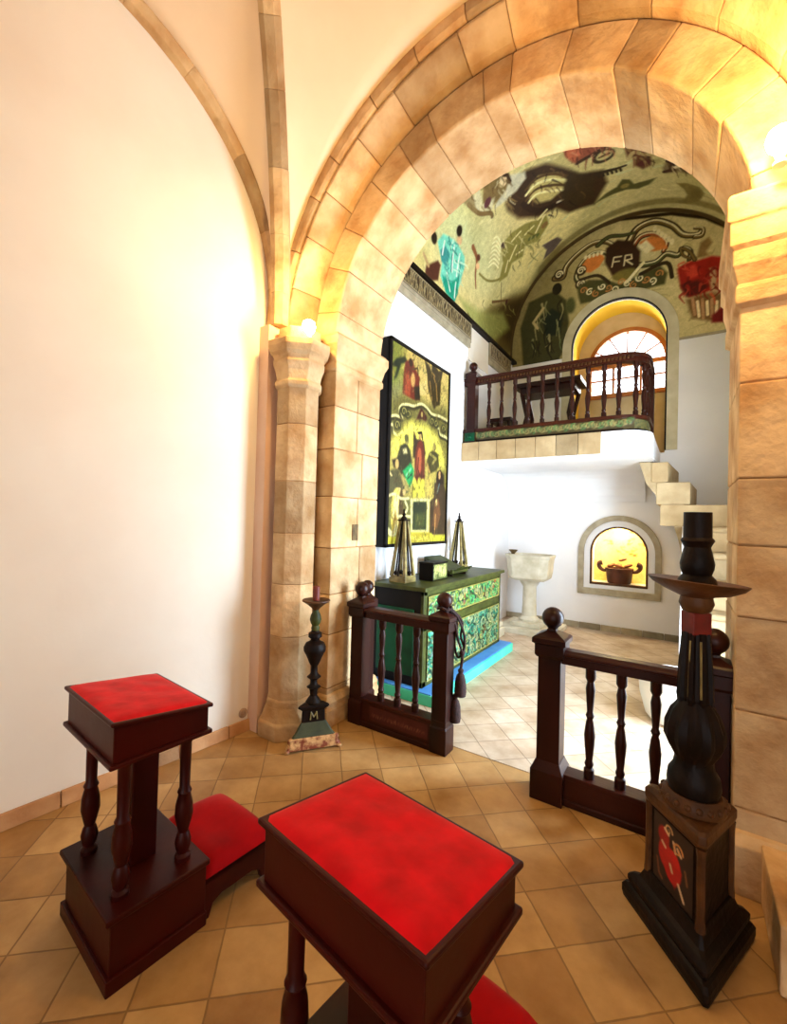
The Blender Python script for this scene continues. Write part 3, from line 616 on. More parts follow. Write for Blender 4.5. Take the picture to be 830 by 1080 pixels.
# scrolls
def scroll(pts, w, col, hi=None):
    cv.stroke(smooth_pts(PL(pts)), w, DK, w*.6); cv.stroke(smooth_pts(PL(pts)), w*.6, col, w*.3)
    if hi: cv.stroke(smooth_pts(PL([(x, y-4) for x, y in pts])), w*.18, hi)
scroll([(150, 245), (178, 240), (190, 205), (225, 165), (280, 125), (330, 118), (370, 140)], .10, BR, CR)
scroll([(250, 270), (225, 245), (240, 200), (280, 160), (320, 155), (345, 170)], .08, GN, CR)
cv.poly(PL([(245, 200), (270, 165), (310, 155), (325, 175), (305, 205), (275, 225), (250, 222)]), OR_, soft=.02)
for k in range(5): cv.ell(*ql(258+k*14, 172-k*4), .022, .03, CR)
for a in ((165, 232, 20), (242, 218, 20), (240, 265, 22), (375, 150, 20)): cv.ell(*ql(a[0], a[1]), .075, .075, DK); cv.spiral(*ql(a[0], a[1]), .055, 1.5, .022, CR)
scroll([(410, 115), (440, 70), (500, 45), (560, 60), (600, 92), (650, 92), (665, 75)], .11, BR, CR)
scroll([(420, 140), (450, 100), (500, 90), (540, 120), (530, 150)], .09, (120, 60, 34), CR)
cv.poly(PL([(445, 120), (490, 95), (530, 105), (545, 140), (500, 150), (470, 150)]), OR_, soft=.02); cv.poly(PL([(440, 135), (470, 110), (500, 140), (470, 158)]), CR, soft=.02)
for k in range(6): cv.ell(*ql(500+k*12, 72+k*9), .025, .04, CR)
scroll([(640, 100), (665, 95), (668, 72), (640, 70)], .06, BR, CR)
scroll([(440, 200), (500, 190), (540, 160), (580, 165), (600, 140), (625, 150), (620, 180)], .09, GN, CR)
scroll([(300, 130), (340, 100), (390, 95), (430, 85)], .07, GN)
# shield with the two letters
cv.poly(PL([(330, 140), (370, 110), (420, 115), (450, 150), (445, 215), (400, 250), (350, 235), (325, 190)]), (44, 28, 18), soft=.03); cv.ell(*ql(395, 232), .16, .08, (92, 82, 40), soft=.03)
LT = (176, 160, 122)
for pts in ([(350, 205), (357, 172), (383, 168)], [(354, 188), (376, 185)], [(392, 200), (397, 165), (418, 162), (420, 176), (398, 182), (422, 196)]): cv.stroke(PL(pts), .019, LT)
# lower band
cv.poly(PL([(232, 305), (228, 275), (270, 250), (330, 250), (380, 265), (440, 235), (520, 200), (545, 225), (535, 265), (440, 290), (330, 315), (240, 335)]), (56, 54, 30), soft=.03)
for k in range(13): x = 250+k*22; cv.spiral(*ql(x, 298-k*5+(k % 3)*10-10), .05, 1.2, .02, (198, 186, 146) if k % 2 else (150, 96, 52), a0=k)
cv.stroke(smooth_pts(PL([(400, 260), (430, 225), (460, 190)])), .04, CR); cv.stroke(smooth_pts(PL([(240, 250), (300, 235), (340, 260)])), .045, DK); cv.stroke(smooth_pts(PL([(450, 230), (540, 190), (560, 240)])), .05, DK)
# red group
cv.poly(PL([(578, 212), (610, 190), (650, 182), (700, 166), (765, 172), (800, 230), (800, 300), (740, 300), (690, 290), (620, 312), (590, 280)]), (122, 26, 20), soft=.03)
cv.poly(PL([(590, 270), (650, 250), (690, 270), (660, 300), (610, 310)]), (62, 18, 16), soft=.04); cv.poly(PL([(600, 210), (640, 195), (660, 230), (620, 250)]), (158, 46, 34), soft=.03)
cv.poly(PL([(690, 210), (712, 205), (722, 280), (735, 300), (700, 300), (690, 250)]), (150, 120, 84), soft=.03)
cv.poly(PL([(610, 320), (680, 295), (770, 300), (780, 370), (700, 395), (630, 385)]), (92, 66, 40), soft=.04)
for k in range(8): cv.stroke(PL([(632+k*17, 318+(k % 2)*8), (640+k*15, 372+(k % 3)*6)]), .045, (200, 178, 134) if k % 2 else (146, 104, 70), .02)
cv.poly(PL([(700, 375), (740, 340), (800, 330), (800, 395), (700, 400)]), (88, 18, 20), soft=.03)
for k in range(40):
    x_, y_ = R6.uniform(590, 790), R6.uniform(180, 300); cv.stroke(smooth_pts(PL([(x_, y_), (x_+R6.uniform(-20, 20), y_+12), (x_+R6.uniform(-16, 16), y_+R6.uniform(20, 40))]), 3), R6.uniform(.015, .045), R6.choice([(90, 18, 16), (150, 50, 36), (58, 14, 14), (170, 70, 48), (120, 26, 20)]), .01, alpha=.75)
cv.poly(PL([(645, 175), (660, 120), (690, 100), (702, 118), (680, 150), (690, 165)]), (108, 84, 52), soft=.03); scroll([(640, 180), (620, 150), (590, 140), (600, 165), (625, 175)], .05, BR)
cv.stroke(PL([(-20, 470), (20, 380), (40, 300), (110, 190), (230, 90), (380, 38), (560, 18), (680, 32), (790, 80)]), .05, DK, soft=.03)
def keep(u, v): return (np.hypot(u-VX, np.maximum(v-VZ, 0)) < VR+.02) & ~((np.abs(u-NX) < .65) & (v < NZ)) & ~(np.hypot(u-NX, v-NZ) < .65)
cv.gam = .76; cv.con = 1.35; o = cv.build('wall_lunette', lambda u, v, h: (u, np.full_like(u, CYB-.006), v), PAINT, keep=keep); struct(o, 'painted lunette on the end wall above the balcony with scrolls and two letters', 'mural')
struct(MB().box(-.12, CXR, CYB-.02, CYB+.02, 3.935, 3.965).build('trim_19', GREYSTONE), 'grey band below the painted lunette over the stairs', 'moulding')

# cornice along the left chapel wall: carved frieze panels and a dark top moulding
def frieze(name, y0, y1, label):
    c = Canvas(y0, y1, 3.79, 3.99, .011, (58, 42, 24)); R3 = random.Random(9)
    for k in range(int((y1-y0)/.035)):
        u_ = y0+.02+k*.035; c.stroke(smooth_pts([(u_, 3.81), (u_+R3.uniform(-.02, .02), 3.87), (u_+R3.uniform(-.02, .03), 3.93), (u_+.012, 3.975)]), .011, (196, 178, 132), h=1)
        c.ell(u_+.012, R3.uniform(3.82, 3.96), .012, .012, (150, 130, 84), h=1)
    c.stroke([(y0, 3.98), (y1, 3.98)], .012, (176, 160, 120), h=1); c.stroke([(y0, 3.80), (y1, 3.80)], .012, (176, 160, 120), h=1)
    b = MB(); b.box(CXL, CXL+.04, y0-.03, y1+.03, 3.76, 4.0); b.box(CXL, CXL+.03, y0-.03, y1+.03, 3.70, 3.76)
    o = b.build(name, GREYSTONE); c.build('carved_panel', lambda u, v, h: (CXL+.043+h, u, v), PAINT_G, o, relief=.012); return struct(o, label, 'frieze')
frieze('trim_20', YB+.02, 5.05, 'long carved wooden frieze panel under the painted vault above the big painting')
frieze('trim_21', 5.75, 6.55, 'short carved frieze panel at the vault corner behind the balcony')
struct(MB().box(CXL, CXL+.075, YB+.02, CYB, 3.995, 4.035).build('trim_22', WOOD_DK), 'thin dark moulding at the spring of the painted vault', 'moulding')
struct(MB().box(CXL-.05, CXL+.012, 5.08, 5.72, 3.55, 3.99).build('trim_23', PLASTER), 'cream plaster block between the two frieze panels', 'moulding')
b = MB(); x = CXL
while x < -.02:
    e = min(x+rnd.uniform(.24, .3), -.02); b.box(x+.003, e-.003, CYB-.025, CYB, 0, .085, stone_col()); x = e
struct(b.build('baseboard_back', GREYSTONE, bevel=.004))

# ================================================================== BALCONY AND STAIRS
BY = 4.95; BZ0, BZ1 = 2.215, 2.462
def balc_path(inset=0.0, n=8):
    r = .3; xr = -.30-inset; y0 = BY+inset
    pts = [(CXL, y0)]+[(xr-r+r*math.sin(t), y0+r-r*math.cos(t)) for t in np.linspace(0, PI/2, n)]+[(xr, CYB-.006)]
    return pts
bal = thing('balcony', 'white masonry balcony with a tiled edge under the arched window', 'balcony', (-1.3, BY, 0))
def loc(b, root):
    x, y, z = root.location; b.v = [(p[0]-x, p[1]-y, p[2]-z) for p in b.v]; return b
b = MB(); b.prism([(CXL+.004, BY+.012)]+balc_path(.012)[1:-1]+[(-.312, CYB-.004), (CXL+.004, CYB-.004)], BZ0+.0, BZ1-.01, 'z'); loc(b, bal).build('slab', PLASTER_W, bal)
# cove between soffit and end wall
b = MB(); CB = CYB-.004; pr = [(CB, BZ0-.002), (CYB-.42, BZ0-.002)]+[(CYB-.42+.40*math.sin(t), BZ0-.40+.40*math.cos(t)) for t in np.linspace(0, PI/2, 8)]+[(CB, BZ0-.4)]
b.prism(pr, CXL+.004, -.46, 'x'); loc(b, bal).build('cove', PLASTER_W, bal)
b = MB(); xs = np.linspace(CXL+.004, -.75, 8)
for k in range(7): b.box(xs[k]+.003, xs[k+1]-.003, BY-.012, BY+.02, BZ0+.02, BZ1, stone_col(var=.05))
loc(b, bal).build('edge_tiles', STONE_P, bal, bevel=.003)
b = MB(); p0 = balc_path(0)[:]; pp = [(-.75, BY)]+p0[1:]; pi_ = [(-.75, BY+.03)]+balc_path(.03)[1:]
b.loft([[(x, y, z) for x, y in pp+pi_[::-1]] for z in (BZ0+.02, BZ1)]); loc(b, bal).build('rounded_edge', PLASTER_W, bal)

st = thing('staircase', 'pale stone stairs climbing the end wall to the balcony', 'staircase', (.3, 5.6, 0))
# upper winder steps along the end wall; each: x of the riser at the front and at the wall, top z
SY = 5.6
up = [(-.62, -.5, 2.462), (-.17, -.09, 2.20), (.03, .11, 1.975), ]
prof_x = [-.40, -.17, .03]
b = MB()
def stepblock(x0f, x1f, x0b, x1b, z0, z1):
    q = [(x0f, SY, z0), (x1f, SY, z0), (x1b, CYB-.004, z0), (x0b, CYB-.004, z0)]
    b.hexa(q+[(x, y, z1) for x, y, _ in q], stone_col(var=.05))
stepblock(-.33, -.172, -.33, -.09, 1.98, 2.20); stepblock(-.28, .03, -.28, .105, 1.735, 1.975)
stepblock(-.24, CXR-.004, -.24, CXR-.004, 1.50, 1.73)
loc(b, st).build('step', STONE_P, st, bevel=.008)
b = MB()
def under(x): return float(np.interp(x, [-.45, -.41, -.38, -.3, -.207, -.12, -.06, -.021], [2.2, 2.08, 1.967, 1.86, 1.70, 1.53, 1.32, 1.08]))
def over(x): return 2.208 if x < -.335 else 2.19 if x < -.19 else 1.965 if x < .01 else 1.5
xsq = sorted(set(list(np.linspace(-.45, -.021, 26))+[-.335, -.19]))
for xa, xb in zip(xsq[:-1], xsq[1:]):
    m_ = (xa+xb)/2; ua, ub = under(xa), under(xb); tp = over(m_)
    b.hexa([(xa, SY+.012, ua), (xb, SY+.012, ub), (xb, CYB-.006, ub), (xa, CYB-.006, ua), (xa, SY+.012, tp), (xb, SY+.012, tp), (xb, CYB-.006, tp), (xa, CYB-.006, tp)])
b.box(-.021, CXR-.004, SY+.012, CYB-.006, 0, 1.495); loc(b, st).build('stringer', STONE_P, st)
nst = 6; H = 1.50
for k in range(nst):
    z1 = 1.50-k*.25; y0 = SY-.24*(k+1); x0 = -.0
    b = MB(); b.box(x0, CXR-.004, y0+.03, SY if k == 0 else y0+.24+.06, max(z1-.25, 0), z1-.05, stone_col(var=.05))
    if k < 5:
        n_ = 6; ring = lambda x: [(x, y0+.03+.05*(1-math.cos(t))-.05, z1-.03-.03*math.cos(t)) for t in np.linspace(0, PI, n_)]
        b.loft([[(x, y0+.035-.035*math.sin(t), z1-.03-.03*math.cos(t)) for t in np.linspace(0, PI, 7)]+[(x, y0+.27, z1), (x, y0+.27, z1-.06)] for x in (x0-.02, CXR-.004)], stone_col(var=.05))
    loc(b, st).build('step', STONE_P, st, bevel=.004)
b = MB(); b.box(-.03, -.001, SY-1.44, SY, 0, .3); b.prism([(SY-1.5, 0), (SY-1.5, .25), (SY-.05, 1.5), (SY, 1.5), (SY, 0)], -.035, -.001, 'x'); loc(b, st).build('side_wall', PLASTER_W, st)
b = MB(); b.lathe([(.16, 0), (.2, .05), (.24, .2), (.25, .3), (.25, .36), (.2, .36)], -.05, 4.0, 0, 24); loc(b, st).build('rounded_newel', PLASTER_W, st)

# balcony railing
rl = thing('balcony_railing', 'dark carved wooden railing with turned balusters along the white balcony', 'railing', (-1.3, BY+.06, BZ1))
def fpath(off): return [(x, y) for x, y in balc_path(off)]
def rail_strip(off0, off1, z0, z1):
    a = fpath(off0)[:-1]+[(-.30-off0, BY+.75)]; c = fpath(off1)[:-1]+[(-.30-off1, BY+.75)]
    return loc(MB().loft([[(x, y, z) for x, y in a+c[::-1]] for z in (z0, z1)]), rl)
rail_strip(.03, .11, BZ1, BZ1+.03).build('plinth', WOOD_DK, rl, bevel=.004)
c = Canvas(-2.2, -.45, BZ1+.02, BZ1+.14, .011, (66, 58, 30)); R3 = random.Random(4)
for k in range(58):
    u_ = -2.2+k*.03; c.spiral(u_, BZ1+.085+(k % 2)*.01, .035, 1.2, .012, (150, 140, 84) if k % 3 else (64, 120, 66), a0=k, h=1)
b = rail_strip(.045, .10, BZ1+.03, BZ1+.13); cb = b.build('carved_band', mat('green_gilt_carving', (104, 96, 50), (52, 62, 34), rough=.5, scale=34, bump=.5, bscale=60), rl)
c.build('carving', lambda u, v, h: (u+1.3, np.full_like(u, BY+.043-BY-.06)-h, v-BZ1), PAINT_G, cb, relief=.01)
rail_strip(.025, .115, BZ1+.13, BZ1+.17).build('bottom_rail', WOODX, rl, bevel=.004)
b = rail_strip(.02, .12, 3.235, 3.275); b.build('top_rail', WOODX, rl, bevel=.006)
b = rail_strip(.035, .105, 3.19, 3.235); tr = b.build('rail_moulding', WOODX, rl)
b = MB()
for k in range(46): b.box(-2.15+k*.037, -2.15+k*.037+.018, BY+.022, BY+.04, 3.205, 3.232)
loc(b, rl).build('dentil_strip', WOOD_OLD, tr)
BAL = [(.026, 0), (.026, .05), (.017, .06), (.023, .08), (.017, .1), (.025, .19), (.028, .24), (.02, .31), (.015, .33), (.022, .35), (.015, .37), (.02, .44), (.024, .50), (.017, .54), (.026, .56), (.026, .62)]
def baluster(cx, cy, z0, h, parent, m, n=12, sc=1.0):
    k = h/BAL[-1][1]; b = MB(); b.lathe([(r*sc, z*k) for r, z in BAL], cx, cy, z0, n); return b.build('baluster', m, parent)
bx = [-2.02, -1.86, -1.70, -1.54, -1.38, -1.22, -1.06, -.90, -.74, -.60]
proto = baluster(0, 0, 0, 3.19-BZ1-.17, rl, WOOD, 10)
pts = [(x, BY+.07) for x in bx]+[(-.45, BY+.13), (-.385, BY+.26), (-.37, BY+.42), (-.37, BY+.58)]
for i, (x, y) in enumerate(pts):
    o = proto if i == 0 else proto.copy()
    if i: COL.objects.link(o); o.parent = rl
    o.location = (x+1.3, y-BY-.06, .17)
def newel(cx, cy, z0, h, w, capw, rball, root, m, base=None, ballname='ball_finial', zcap=None):
    b = MB(); b.box(cx-w/2, cx+w/2, cy-w/2, cy+w/2, z0, z0+h)
    if base: bw, bh = base; b.loft([[(cx+sx*q/2, cy+sy*q/2, z0+z) for sx, sy in ((-1, -1), (1, -1), (1, 1), (-1, 1))] for q, z in ((bw, 0), (bw, bh-.03), (bw-.02, bh-.01), (w+.005, bh+.02))])
    p = loc(b, root).build('post', m, root, bevel=.004)
    b = MB(); hh = z0+h; b.loft([[(cx+sx*q/2, cy+sy*q/2, hh+z) for sx, sy in ((-1, -1), (1, -1), (1, 1), (-1, 1))] for q, z in ((w+.01, -.1), (w+.03, -.085), (w+.03, -.03), (capw, -.02), (capw, .005), (capw-.02, .014), (.05, .04), (.045, .05))])
    loc(b, root).build('post_cap', m, p)
    b = MB(); b.lathe([(.028, .03), (.024, .05), (.03, .058)], cx, cy, hh, 16); b.ball(cx, cy, hh+.052+rball, rball)
    loc(b, root).build(ballname, m, p)
    return p
newel(-2.235, BY+.07, BZ1, .86, .11, .15, .052, rl, WOOD, (.135, .14))
b = MB(); b.box(-.42, -.32, BY+.7, BY+.8, BZ1, 3.28); loc(b, rl).build('post', WOOD, rl, bevel=.004)
b = MB(); b.box(-2.30, -2.17, BY+.001, BY+.004, BZ1+.02, BZ1+.12); b.ball(-2.235, BY+.003, BZ1+.07, .028, 12, 6); loc(b, rl).build('green_rosette', GREENP, rl)

# trestle table and stool up on the balcony
tb = thing('trestle_table', 'dark wooden trestle table standing on the balcony behind its railing', 'table', (-1.5, 5.9, BZ1))
loc(MB().box(-1.93, -1.1, 5.65, 6.1, 3.27, 3.33), tb).build('tabletop', WOOD, tb, bevel=.005)
loc(MB().box(-1.86, -1.17, 5.70, 6.05, 3.19, 3.27), tb).build('apron', WOOD, tb)
for sx, x in ((1, -1.84), (-1, -1.19)):
    for sy, y in ((1, 5.72), (-1, 6.03)):
        b = MB(); b.tube([(x, y, 3.2), (x+sx*.06, y+sy*.03, 2.9), (x-sx*.03, y-sy*.02, BZ1)], .028, 8); loc(b, tb).build('leg', WOOD, tb)
sl = thing('stool', 'low dark wooden stool on the balcony beside the trestle table', 'stool', (-2.1, 5.7, BZ1))
loc(MB().box(-2.24, -1.93, 5.55, 5.85, 2.83, 2.88), sl).build('seat', WOOD, sl, bevel=.005)
for x in (-2.2, -1.97):
    for y in (5.59, 5.81): loc(MB().lathe([(.02, 0), (.014, .1), (.02, .2), (.014, .28), (.02, .37)], x, y, BZ1, 10), sl).build('leg', WOOD, sl)

# ================================================================== BALUSTRADES IN THE ARCH
def balustrade(name, label, x_posts, yc, zr0, zr1, panel_h, bal_x, posts_h, rb, capw, pw, basew):
    root = thing(name, label, 'balustrade', ((x_posts[0]+x_posts[-1])/2, yc, 0))
    x0, x1 = x_posts[0], x_posts[-1]
    b = MB(); b.box(x0+pw/2, x1-pw/2, yc-.045, yc+.045, zr0, zr1); b.loft([[(x, yc+s_*.062, zr1-.012), (x, yc+s_*.062, zr1+.004), (x, yc+s_*.03, zr1+.016), (x, yc-s_*.03, zr1+.016), (x, yc-s_*.062, zr1+.004), (x, yc-s_*.062, zr1-.012)] for x in (x0+pw/2, x1-pw/2) for s_ in (1,)])
    loc(b, root).build('top_rail', WOODX, root, bevel=.005)
    b = MB(); b.box(x0+pw/2, x1-pw/2, yc-.045, yc+.045, .01, panel_h-.01); b.box(x0+pw/2, x1-pw/2, yc-.052, yc+.052, panel_h-.025, panel_h); b.box(x0+pw/2, x1-pw/2, yc-.052, yc+.052, 0, .035)
    pan = loc(b, root).build('bottom_panel', WOODX, root, bevel=.004)
    for x in x_posts: newel(x, yc, 0, posts_h, pw, capw, rb, root, WOOD, (basew, .19))
    pr = None
    for x in bal_x:
        if pr is None: pr = baluster(0, 0, 0, zr0-panel_h, root, WOOD, 14); o = pr
        else: o = pr.copy(); COL.objects.link(o); o.parent = root
        o.location = (x-root.location[0], 0, panel_h)
    return root, pan
bl, panL = balustrade('balustrade', 'short dark red balustrade with hanging tassels, in front of the green chest', (-1.985, -1.30), 2.555, .775, .835, .20, (-1.79, -1.648, -1.505), .87, .052, .155, .105, .118)
c = Canvas(-1.85, -1.38, .06, .16, .008, (72, 26, 15)); R3 = random.Random(12)
for k in range(24):
    u_ = -1.83+k*.0185; c.stroke([(u_+R3.uniform(-.004, .004), .09), (u_+R3.uniform(-.005, .01), .105+R3.uniform(0, .012))], .006, (150, 100, 72), alpha=R3.uniform(.3, .9))
c.build('faded_lettering', lambda u, v, h: (u-bl.location[0], np.full_like(u, 2.555-.0463-bl.location[1]), v), PAINT, panL)
# the second, slimmer ball-topped post behind, against the pier
pp_ = thing('half_post', 'slim ball-topped wooden post against the stone pier behind the short balustrade', 'post', (-2.045, 2.70, 0))
newel(-2.045, 2.70, 0, .865, .09, .12, .05, pp_, WOOD, (.11, .19))
br_, _ = balustrade('balustrade', 'dark wooden balustrade behind the tall candle stand, across the chapel opening', (-.605, .115), 2.505, .742, .80, .165, (-.406, -.26, -.11, .01), .865, .058, .175, .12, .17)

# rope with tassels
rp = thing('tasselled_rope', 'dark brown cord with two tassels looped over the balustrade post', 'rope', (-1.25, 2.6, .9))
b = MB()
nk = [(-1.30+.045*math.cos(t), 2.555+.045*math.sin(t), .925+.008*math.sin(3*t)) for t in np.linspace(0, 2*PI, 17)]
b.tube(nk, .008, 8)
lp1 = smooth_pts([(-1.265, 2.53, .93), (-1.225, 2.58, .88), (-1.195, 2.62, .78), (-1.185, 2.63, .70), (-1.20, 2.63, .62), (-1.205, 2.62, .53)], 6)
lp2 = smooth_pts([(-1.28, 2.52, .92), (-1.235, 2.57, .84), (-1.225, 2.61, .72), (-1.195, 2.62, .62), (-1.21, 2.62, .5), (-1.235, 2.61, .36)], 6)
lp3 = smooth_pts([(-1.26, 2.56, .93), (-1.205, 2.62, .84), (-1.215, 2.63, .74), (-1.19, 2.63, .66), (-1.23, 2.625, .6), (-1.25, 2.61, .69), (-1.24, 2.60, .8), (-1.255, 2.55, .91)], 6)
for l_ in (lp1, lp2, lp3): b.tube(l_, .008, 8)
b.ball(-1.20, 2.625, .635, .02, 12, 8); loc(b, rp).build('cord', ROPE, rp)
for (x, y, z) in ((-1.205, 2.62, .535), (-1.235, 2.61, .365)):
    b = MB(); b.lathe([(.010, .0), (.02, -.012), (.014, -.03), (.026, -.045), (.036, -.08), (.04, -.15), (.036, -.178), (.028, -.18)], x, y, z, 18); loc(b, rp).build('tassel', ROPE, rp)

# ================================================================== PRIE-DIEUX
def prie_dieu(label):
    r = thing('prie_dieu', label, 'kneeler')
    L, W, h = .325, .449, .24
    # plinth box with lid board
    b = MB(); b.box(0.012, L-.0, .012, W-.012, .0, h-.02); b.box(0, L, 0, W, 0, .05); base = b.build('plinth', WOOD_PD, r, bevel=.004)
    MB().box(-.006, L+.004, -.006, W+.006, h-.02, h).build('plinth_lid', WOOD_PD, base, bevel=.005)
    # kneeler: arched-cut side, red pad on top
    b = MB()
    side = [(L, .0), (L+.02, .0), (L+.035, .045), (L+.07, .06), (L+.20, .06), (L+.235, .045), (L+.25, 0), (L+.30, 0), (L+.30, .15), (L, .15)]
    for y0, y1 in ((.02, .045), (W-.045, W-.02)): b.prism([(x, z) for x, z in side], y0, y1, 'y')
    b.box(L, L+.30, .02, W-.02, .125, .15); b.box(L+.275, L+.30, .02, W-.02, .05, .13)
    kn = b.build('kneeling_step', WOOD_PD, r, bevel=.003)
    b = MB(); nx, ny = 14, 16; g = []
    x0, x1, y0, y1 = L+.005, L+.305, .018, W-.018
    def rd(i, n): t = i/n*2-1; return t
    top = []
    for i in range(nx+1):
        for j in range(ny+1):
            u_, v_ = rd(i, nx), rd(j, ny); e = (1-abs(u_)**5)*(1-abs(v_)**5)
            top.append((x0+(x1-x0)*(u_+1)/2, y0+(y1-y0)*(v_+1)/2, .152+.055*e**.6+.008*math.sin(u_*3+v_*2)*e))
    n1 = len(top); bot = [(x, y, .15) for x, y, z in top]
    fs = [(i*(ny+1)+j, (i+1)*(ny+1)+j, (i+1)*(ny+1)+j+1, i*(ny+1)+j+1) for i in range(nx) for j in range(ny)]
    b.add(top+bot, fs+[tuple(q+n1 for q in f[::-1]) for f in fs], (1, 1, 1), True); b.build('kneeling_cushion', VELVET_DK, kn)
    # central slab post and four turned columns
    MB().box(.125, .215, .17, .27, h, .74).build('post', WOOD_PD, r, bevel=.005)
    prof = [(.027, 0), (.027, .015), (.018, .025), (.024, .04), (.028, .065), (.022, .09), (.017, .10), (.022, .12), (.031, .16), (.029, .20), (.021, .235), (.025, .245), (.018, .26), (.0195, .42), (.025, .43), (.025, .44), (.018, .45), (.027, .47), (.027, .50)]
    for x, y in ((.06, .075), (.06, .365), (.265, .075), (.265, .365)):
        MB().lathe(prof, x, y, h, 16).build('column', WOOD_PD, r)
    # slanted desk box with mouldings and the velvet top
    a0, a1, b0, b1 = -.026, .299, -.045, .40; zb, zh, zl = .732, .864, .826
    b = MB(); i_ = .012
    b.hexa([(a0+i_, b0+i_, zb), (a1-i_, b0+i_, zb), (a1-i_, b1-i_, zb), (a0+i_, b1-i_, zb), (a0+i_, b0+i_, zh-.012), (a1-i_, b0+i_, zl-.012), (a1-i_, b1-i_, zl-.012), (a0+i_, b1-i_, zh-.012)])
    bx_ = b.build('desk_box', WOOD_PD, r, bevel=.003)
    MB().box(a0, a1, b0, b1, zb-.012, zb+.004).build('lower_moulding', WOOD_PD, bx_, bevel=.005)
    MB().hexa([(a0, b0, zh-.014), (a1, b0, zl-.014), (a1, b1, zl-.014), (a0, b1, zh-.014), (a0, b0, zh), (a1, b0, zl), (a1, b1, zl), (a0, b1, zh)]).build('upper_moulding', WOOD_PD, bx_, bevel=.005)
    b = MB(); nx, ny = 20, 26; top = []; x0, x1, y0, y1 = a0+.008, a1-.008, b0+.008, b1-.008; RR = random.Random(2)
    ph = [(RR.uniform(8, 34), RR.uniform(8, 34), RR.uniform(0, 6)) for _ in range(8)]
    for i in range(nx+1):
        for j in range(ny+1):
            u_, v_ = rd(i, nx), rd(j, ny); e = (1-abs(u_)**8)*(1-abs(v_)**8); x = x0+(x1-x0)*(u_+1)/2; y = y0+(y1-y0)*(v_+1)/2
            zz = zh+(zl-zh)*(x-a0)/(a1-a0); w_ = sum(math.sin(p*x*2+q*y*2+s_) for p, q, s_ in ph)/8
            top.append((x, y, zz-.001+.011*e**.5+.0022*w_*e))
    n1 = len(top); bot = [(x, y, z-.004 if 0 else zh+(zl-zh)*(x-a0)/(a1-a0)-.003) for x, y, z in top]
    fs = [(i*(ny+1)+j, (i+1)*(ny+1)+j, (i+1)*(ny+1)+j+1, i*(ny+1)+j+1) for i in range(nx) for j in range(ny)]
    b.add(top+bot, fs+[tuple(q+n1 for q in f[::-1]) for f in fs], (1, 1, 1), True); b.build('velvet_top', VELVET, r)
    return r
pd = prie_dieu('prie-dieu with red velvet top standing beside the white nave wall')
pd.location = (-1.453, .649, 0); pd.rotation_euler.z = 1.498; pd['group'] = 'red velvet prie-dieux'
p2 = copy_tree(pd); p2.location = (-.339, .59, 0); p2.rotation_euler.z = 1.445; p2['label'] = 'big prie-dieu with red velvet top in the front of the view, away from the wall'

# ================================================================== TALL CANDLE STAND
def tri(c, r0, k): return [(c[0]+k*x, c[1]+k*y) for x, y in r0]
cs = thing('candle_stand', 'tall dark carved candle stand on a painted three-sided base by the stone pier', 'candle stand', (.035, 1.944, 0))
T0 = [(-.235, .092), (.038, -.249), (.197, .157)]
def chamf(T, k, cf=.12):
    out = []
    for i in range(3):
        p, a, b_ = np.array(T[i])*k, np.array(T[i-1])*k, np.array(T[(i+1) % 3])*k
        out += [tuple(p+(a-p)*cf), tuple(p+(b_-p)*cf)]
    return out
b = MB()
def trl(seq, cf=.1): b.loft([[(x, y, z) for x, y in chamf(T0, k, cf)] for k, z in seq])
trl([(1.0, .0), (1.03, .02), (1.03, .045), (.98, .06), (.90, .066), (.94, .08), (.94, .095), (.86, .112), (.74, .125), (.69, .15), (.66, .168)], .035)
b.build('foot', WOOD_DK, cs, bevel=.003)
b = MB(); trl([(.60, .16), (.585, .2), (.585, .40), (.6, .425)], .05); body = b.build('pedestal', WOOD_DK, cs, bevel=.003)
for i in range(3):
    p = np.array(T0[i])*.585; MB().lathe([(.016, .16), (.013, .2), (.013, .40), (.016, .43)], p[0], p[1], 0, 8).build('corner_bead', WOOD_OLD, body)
b = MB(); trl([(.60, .42), (.70, .435), (.73, .45), (.73, .475), (.68, .487), (.58, .49)], .08); b.build('pedestal_top', WOOD_OLD, cs, bevel=.004)
# painted heart panel on the face towards the room
P0, P1 = np.array(T0[0])*.585, np.array(T0[1])*.585; fd = (P1-P0); fl = np.linalg.norm(fd); fd = fd/fl; fn = np.array([fd[1], -fd[0]])
if fn@(P0+P1) < 0: fn = -fn
c = Canvas(.03, fl-.03, .17, .415, .0035, (34, 18, 14), .4); w_ = fl
c.ell(w_*.5, .27, .045, .06, (198, 16, 18), soft=.012); c.ell(w_*.36, .29, .035, .05, (186, 14, 18), soft=.012); c.poly([(w_*.25, .29), (w_*.68, .28), (w_*.55, .2)], (176, 12, 14), soft=.015)
c.ell(w_*.33, .35, .03, .035, (150, 14, 16), soft=.012)
for a in ((.3, .325, .36, .315), (.46, .27, .5, .25), (.62, .23, .72, .19), (.52, .36, .56, .33), (.35, .38, .42, .37), (.6, .35, .66, .335)): c.stroke([(w_*a[0], a[1]), (w_*a[2], a[3])], .012, (214, 176, 132))
c.spiral(w_*.6, .345, .025, 1.2, .009, (206, 136, 72)); c.spiral(w_*.42, .385, .02, 1.2, .008, (206, 160, 100)); c.stroke([(w_*.2, .25), (w_*.24, .2), (w_*.3, .19)], .01, (120, 66, 40)); c.stroke([(w_*.74, .3), (w_*.78, .26)], .01, (120, 76, 46))
c.build('painted_heart_panel', lambda u, v, h: (P0[0]+fd[0]*u+fn[0]*(.003+h), P0[1]+fd[1]*u+fn[1]*(.003+h), v), PAINT_G, body, relief=.0)
